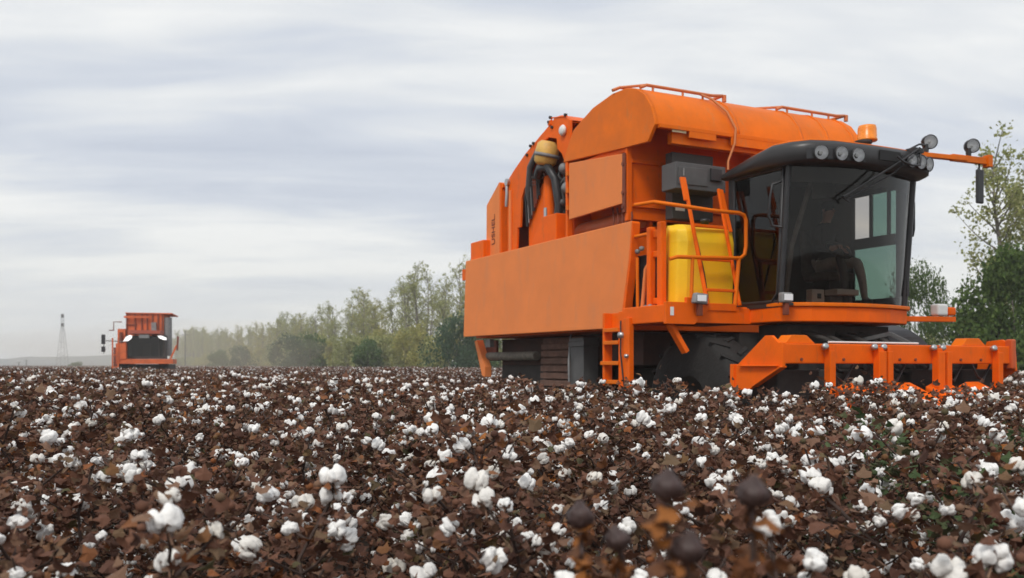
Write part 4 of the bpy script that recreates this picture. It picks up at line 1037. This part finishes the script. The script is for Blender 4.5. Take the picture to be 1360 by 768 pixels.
def nub(mb, rnd, p):
    if rnd.random() > .10: return
    vs, fs = ico(1); r = rnd.uniform(.008, .015); q = p + Vector((rnd.gauss(0, .02), rnd.gauss(0, .02), rnd.uniform(0, .03)))
    mb.smooth = True; mb.add([q + v * r for v in vs], fs); mb.smooth = False
def plant_layout(rnd, h, wid, nbr=15):
    """main stem and branch poly-lines, leaf points and boll points"""
    st = [Vector((rnd.uniform(-.02, .02) * i, rnd.uniform(-.02, .02) * i, h * i / 6)) for i in range(7)]
    br = []; lp = []; bp = []
    for k in range(nbr):
        t = .25 + .72 * k / nbr + rnd.uniform(-.03, .03); t = min(.98, t); i = min(5, int(t * 6)); f = t * 6 - i
        p0 = st[i] * (1 - f) + st[i + 1] * f; a = k * 2.4 + rnd.uniform(-.5, .5)
        ln = wid * (1.05 - .62 * t) * rnd.uniform(.7, 1.15) * 1.25
        d = Vector((math.cos(a), math.sin(a), rnd.uniform(.25, .8))).normalized(); pts = [p0]
        for j in range(3):
            d = (d + Vector((rnd.gauss(0, .15), rnd.gauss(0, .15), .06))).normalized(); pts.append(pts[-1] + d * ln / 3)
        br.append(pts)
        for j in range(1, 4):
            if rnd.random() < .48: bp.append((pts[j], d))
        for j in range(20):
            t2 = rnd.uniform(.1, 1.05) * 3; i2 = min(2, int(t2)); f2 = t2 - i2
            lp.append(pts[i2] * (1 - f2) + pts[i2 + 1] * f2 + Vector((rnd.gauss(0, .032), rnd.gauss(0, .032), rnd.gauss(0, .035))))
    bp.append((st[-1], Vector((0, 0, 1))))
    for j in range(32): lp.append(st[-1] + Vector((rnd.gauss(0, .05), rnd.gauss(0, .05), rnd.uniform(-.3, .02))))
    return st, br, lp, bp
def boll_matrix(rnd, p, d, s):
    ax = (d * .5 + Vector((rnd.gauss(0, .5), rnd.gauss(0, .5), .7))).normalized()
    return Matrix.Translation(p) @ ax.to_track_quat('Z', 'Y').to_matrix().to_4x4() @ Matrix.Rotation(rnd.random() * 6.28, 4, 'Z') @ Matrix.Diagonal((s, s, s, 1))

bollm = []; burm = []
for i in range(8):
    rb = random.Random(300 + i); m = MB(); lint(m, rb, 3, 1.0); me = m.mesh('boll', LINT); bollm.append(me)
    m = MB(); bur(m, rb, 1.0); burm.append(m.mesh('bur', BUR))
m = MB(); vs0, fs0 = ico(3); m.smooth = True
m.add([Vector((v.x * .018, v.y * .019, v.z * .017 + .003 + (.006 if v.z > .93 else 0))) * (1 + .10 * abs(math.cos(2 * math.atan2(v.y, v.x))) * (1 - v.z * v.z) + .25 * mnoise.noise(v * 2.6)) for v in vs0], fs0); m.tube([(0, 0, -.012), (0, 0, -.05)], .003, 6)
closedm = m.mesh('closed_boll', CLOSED)

def make_plant(seed, h, wid, leafm=LEAF, nleaf=1.0, closed=0, bollp=1.0, bs=1.0):
    rnd = random.Random(seed); st, br, lp, bp = plant_layout(rnd, h, wid)
    t = empty('cotton_plant', (0, 0, 0))
    m = MB(); m.tube(st, .009, 6, .004)
    for pts in br: m.tube(pts, .0046, 4, .0022)
    o = D.objects.new('stem', m.mesh('stem', STEM)); C.objects.link(o); o.parent = t
    m = MB()
    for p in lp:
        if rnd.random() < nleaf: leaf(m, rnd, p, rnd.uniform(.016, .046)); nub(m, rnd, p)
    o = D.objects.new('foliage', m.mesh('foliage', leafm)); C.objects.link(o); o.parent = t
    nc = 0
    for (p, d) in bp:
        if nc < closed and p.z > h * .8:
            o = D.objects.new('closed_boll', closedm); C.objects.link(o); o.parent = t; o.matrix_local = boll_matrix(rnd, p, d, 1.0); nc += 1; continue
        if rnd.random() > bollp: continue
        k = rnd.randrange(8); s = rnd.uniform(.52, .94) * bs
        if bs == 1 and rnd.random() < .36:      # an empty or shrivelled boll
            s *= rnd.uniform(.35, .6)
        o = D.objects.new('boll', bollm[k]); C.objects.link(o); o.parent = t; o.matrix_local = boll_matrix(rnd, p, d, s)
        o2 = D.objects.new('bur', burm[k]); C.objects.link(o2); o2.parent = o
    return t
def lod_plant(seed, h, wid, sub, lod):
    rnd = random.Random(seed); st, br, lp, bp = plant_layout(rnd, h, wid)
    m = MB(); m.cur = 0; m.tube(st, .009, 4, .004)
    if lod == 0:
        for pts in br: m.tube([pts[0], pts[2], pts[3]], .004, 3, .002)
    m.cur = 1
    for p in lp:
        if lod and rnd.random() < .35: continue
        leaf(m, rnd, p, rnd.uniform(.024, .055) * (1.5 if lod else 1), lod); nub(m, rnd, p)
    for (p, d) in bp:
        if rnd.random() < (.38 if lod else .12): continue
        s = rnd.uniform(.6, 1.05) * (1 if rnd.random() < .62 else .5); M4 = boll_matrix(rnd, p, d, s)
        m.cur = 2; lint(m, rnd, sub, 1.0, M4); m.cur = 3
        if lod == 0: bur(m, rnd, 1.0, M4)
    me = m.mesh('cotton_variant', [STEM, LEAF, LINT, BUR])
    return D.objects.new('cotton_variant', me)

def canopy_gap(x, y):
    """True where the pickers stand or have already harvested"""
    dx, dy = x - HX, y - HY; u = dx * math.sin(TH) - dy * math.cos(TH); v = dx * math.cos(TH) + dy * math.sin(TH)
    if -60 < u < 2.55 and -.35 < v < 3.95: return True
    if 2.5 <= u < 2.75 and .1 < v < 3.8: return True
    if abs(x - XF) < 1.9 and y > YF - 1.6: return abs(x - XF + .25 * (y - YF)) < 2.0
    return x > rowx(y, -5) and y > 40
rp = random.Random(5)
def density(x, y):      # taller and shorter patches of crop
    return mnoise.noise(Vector((x * .35, y * .35, 0)))
protos = [make_plant(100 + i, (1.02, .96, 1.06, .92, 1.0, .98, 1.04, .90, .95, 1.0)[i], .30, nleaf=1.0, bollp=(1, .8, 1, .6, .9, .3, 1, .7, .5, .9)[i]) for i in range(10)]
big = make_plant(150, 1.0, .30, nleaf=.8, bollp=.85, bs=1.04)
gp = [make_plant(140, .95, .30, GREENL, 1.0, 0, .5), make_plant(141, .98, .28, RUSTL, .8, 0, .7)]
spots = []
# jittered grid inside the widened view wedge
g = .385
yy = .75
while yy < 14:
    hw = yy * .60 + .55; xx = -hw
    while xx < hw:
        x = xx + rp.uniform(-.15, .15); y_ = yy + rp.uniform(-.15, .15)
        if not canopy_gap(x, y_) and math.hypot(x, y_) > .98: spots.append((y_, x))
        xx += g
    yy += g
spots.sort(key=lambda q: math.hypot(q[0], q[1]))
near = spots[:294]; rest = spots[294:]
GN_ = 'cotton plants of the near rows'
usedp = set()
for i, (y_, x) in enumerate(near):
    r_ = rp.random()
    if x > .35 * y_ and y_ < 5 and r_ < .45: pr = gp[0]; lab = 'cotton plant with some leaves still green among brown ones at lower right'; grp = 'greenish cotton plants at lower right'
    elif r_ > .965: pr = gp[1]; lab = 'cotton plant with rusty orange dry leaves among the brown ones'; grp = 'rusty leaved cotton plants'
    elif 1.5 < y_ < 3.0 and -.20 * y_ < x < .02 * y_ and r_ < .42: pr = big; lab = 'cotton plant loaded with big fluffy white bolls near the bottom left of centre'; grp = 'heavily laden cotton plants'
    else: pr = rp.choice(protos); lab = 'brown leaved cotton plant with white open bolls in the near rows'; grp = GN_
    if pr in usedp: o = copy_tree(pr)
    else: o = pr; usedp.add(pr)
    s = rp.uniform(.86, 1.07) + .05 * density(x, y_)
    dd = math.hypot(x, y_)
    if dd < 1.7: s = min(s, .93)
    elif dd > 3.5: s += .05 + (.04 if dd > 6 else 0)
    if pr is big: s = 1.0
    o.location = (x, y_, 0); o.rotation_euler = (rp.uniform(-.06, .06), rp.uniform(-.06, .06), rp.random() * 6.28); o.scale = (s * 1.08, s * 1.08, s)
    tag(o, lab, 'cotton plant', grp)
for pr in protos + gp + [big]:
    if pr not in usedp:
        for c_ in list(pr.children_recursive): D.objects.remove(c_)
        D.objects.remove(pr)

# tall stalks with dark unopened bolls close to the lens
def stalk(px, y_, tops, label):
    x = (px - 680) / FPX * y_
    t = empty('cotton_plant', (x, y_, 0)); tag(t, label, 'cotton plant')
    rnd = random.Random(px); m = MB(); lf = MB()
    for (qx, qy) in tops:
        X = (qx - 680) / FPX * y_ - x; Z = EYE - (qy - 485) / FPX * y_
        m.tube([(0, 0, .2), (X * .5, rnd.uniform(-.02, .02), Z * .7), (X, 0, Z - .03)], .004, 6, .0025)
        o = D.objects.new('closed_boll', closedm); C.objects.link(o); o.parent = t; o.location = (X, 0, Z); s = rnd.uniform(.8, .92); o.scale = (s, s, s); o.rotation_euler = (rnd.uniform(-.3, .3), rnd.uniform(-.3, .3), 0)
        for k in range(16): leaf(lf, rnd, Vector((X + rnd.gauss(0, .009), rnd.gauss(0, .009), Z - rnd.uniform(.012, .09))), rnd.uniform(.014, .030))
    for k in range(10): leaf(lf, rnd, Vector((rnd.gauss(0, .05), rnd.gauss(0, .05), 1.0 - rnd.random() * .3)), .05)
    o = D.objects.new('stem', m.mesh('stem', STEM)); C.objects.link(o); o.parent = t
    o = D.objects.new('foliage', lf.mesh('foliage', RUSTL)); C.objects.link(o); o.parent = t
stalk(975, 1.02, [(1000, 660)], 'blurred stalk with one dark round boll over a long rusty leaf, right of centre')
stalk(905, .98, [(886, 651), (914, 733)], 'blurred stalk with two dark round bolls, one high and one near the bottom edge')
stalk(800, 1.25, [(771, 690), (821, 720)], 'stalk with two dark bolls just left of the blurred pair at bottom')

# the rest of the field: one object that instances plant variants on points
pts = [(x, y_) for (y_, x) in rest]
def scatter(y0, y1, step, wfac):
    yv = y0
    while yv < y1:
        hw = yv * .60 + .8; xv = -hw
        while xv < hw:
            x = xv + rp.uniform(-.45, .45) * step; y_ = yv + rp.uniform(-.45, .45) * step
            if not canopy_gap(x, y_): pts.append((x, y_))
            xv += step
        yv += step
nfirst = None
scatter(14, 26, .40, 1); scatter(26, 60, .52, 1); scatter(60, 130, .75, 1); scatter(130, 260, 1.5, 1)
variants = [lod_plant(200 + i, (1.0, .95, 1.05, .92, 1.0)[i], .31, 2, 0) for i in range(5)] + [lod_plant(220 + i, (1.0, .95, 1.04)[i], .33, 1, 1) for i in range(3)]
me = D.meshes.new('cotton_field'); me.from_pydata([(x, y_, 0) for (x, y_) in pts], [], [])
ai = me.attributes.new('idx', 'INT', 'POINT'); ar = me.attributes.new('rot', 'FLOAT_VECTOR', 'POINT'); asz = me.attributes.new('scl', 'FLOAT_VECTOR', 'POINT')
idx = []; rot = []; scl = []
for (x, y_) in pts:
    d = math.hypot(x, y_)
    idx.append(rp.randrange(5) if d < 20 else 5 + rp.randrange(3)); rot += [rp.uniform(-.06, .06), rp.uniform(-.06, .06), rp.random() * 6.283]
    s = rp.uniform(.90, 1.12) + .07 * density(x, y_); wx = s * (1.1 if d < 26 else (1.35 if d < 60 else (1.9 if d < 130 else 3.2)))
    scl += [wx, wx, s]
ai.data.foreach_set('value', idx); ar.data.foreach_set('vector', rot); asz.data.foreach_set('vector', scl)
fo_ = D.objects.new('cotton_field', me); C.objects.link(fo_)
tag(fo_, 'mass of brown cotton plants dotted with white bolls stretching to the horizon', 'cotton field', kind='stuff')
ng = D.node_groups.new('plant_scatter', 'GeometryNodeTree')
ng.interface.new_socket('Geometry', in_out='INPUT', socket_type='NodeSocketGeometry'); ng.interface.new_socket('Geometry', in_out='OUTPUT', socket_type='NodeSocketGeometry')
gi = ng.nodes.new('NodeGroupInput'); go = ng.nodes.new('NodeGroupOutput'); iop = ng.nodes.new('GeometryNodeInstanceOnPoints')
jn = ng.nodes.new('GeometryNodeJoinGeometry')
for v_ in reversed(variants):
    oi = ng.nodes.new('GeometryNodeObjectInfo'); oi.inputs['Object'].default_value = v_; oi.inputs['As Instance'].default_value = True
    ng.links.new(oi.outputs['Geometry'], jn.inputs[0])
def na(n_, tp):
    a = ng.nodes.new('GeometryNodeInputNamedAttribute'); a.data_type = tp; a.inputs[0].default_value = n_
    return [o_ for o_ in a.outputs if o_.enabled and o_.name == 'Attribute'][0]
ng.links.new(gi.outputs[0], iop.inputs['Points']); ng.links.new(jn.outputs[0], iop.inputs['Instance']); iop.inputs['Pick Instance'].default_value = True
ng.links.new(na('idx', 'INT'), iop.inputs['Instance Index'])
e2r = ng.nodes.new('FunctionNodeEulerToRotation'); ng.links.new(na('rot', 'FLOAT_VECTOR'), e2r.inputs[0]); ng.links.new(e2r.outputs[0], iop.inputs['Rotation'])
ng.links.new(na('scl', 'FLOAT_VECTOR'), iop.inputs['Scale']); ng.links.new(iop.outputs[0], go.inputs[0])
md = fo_.modifiers.new('scatter', 'NODES'); md.node_group = ng
print('plants', len(near), len(pts))

#@@HAZE
# dust hanging behind the far picker
b_ = bmesh.new(); bmesh.ops.create_icosphere(b_, subdivisions=4, radius=1)
for v_ in b_.verts:
    q_ = v_.co.copy(); v_.co = Vector((q_.x * 15, q_.y * 12, q_.z * 3.2)) * (1 + .35 * mnoise.noise(q_ * 1.6))
me = D.meshes.new('dust_cloud'); b_.to_mesh(me); b_.free()
dc = D.objects.new('dust_cloud', me); C.objects.link(dc); dc.location = (-29, 84, 2.2)
DM = D.materials.new('tan_dust'); DM.use_nodes = True; t = DM.node_tree; t.nodes.clear()
o = t.nodes.new('ShaderNodeOutputMaterial'); pv = t.nodes.new('ShaderNodeVolumePrincipled')
pv.inputs['Color'].default_value = (.90, .80, .66, 1); pv.inputs['Density'].default_value = .011
t.links.new(pv.outputs[0], o.inputs['Volume']); me.materials.append(DM)
tag(dc, 'tan dust drifting right of the distant picker', 'dust', kind='stuff')
hz_ = MB().box(-1600, 1600, -80, 1400, -1, 24)
HZ = D.materials.new('haze_air'); HZ.use_nodes = True; t = HZ.node_tree; t.nodes.clear()
o = t.nodes.new('ShaderNodeOutputMaterial'); pv = t.nodes.new('ShaderNodeVolumePrincipled')
pv.inputs['Color'].default_value = (.98, .985, .99, 1); pv.inputs['Density'].default_value = .0009; pv.inputs['Anisotropy'].default_value = 0
t.links.new(pv.outputs[0], o.inputs['Volume'])
tag(obj('haze', hz_, HZ, bevel=0), kind='stuff')
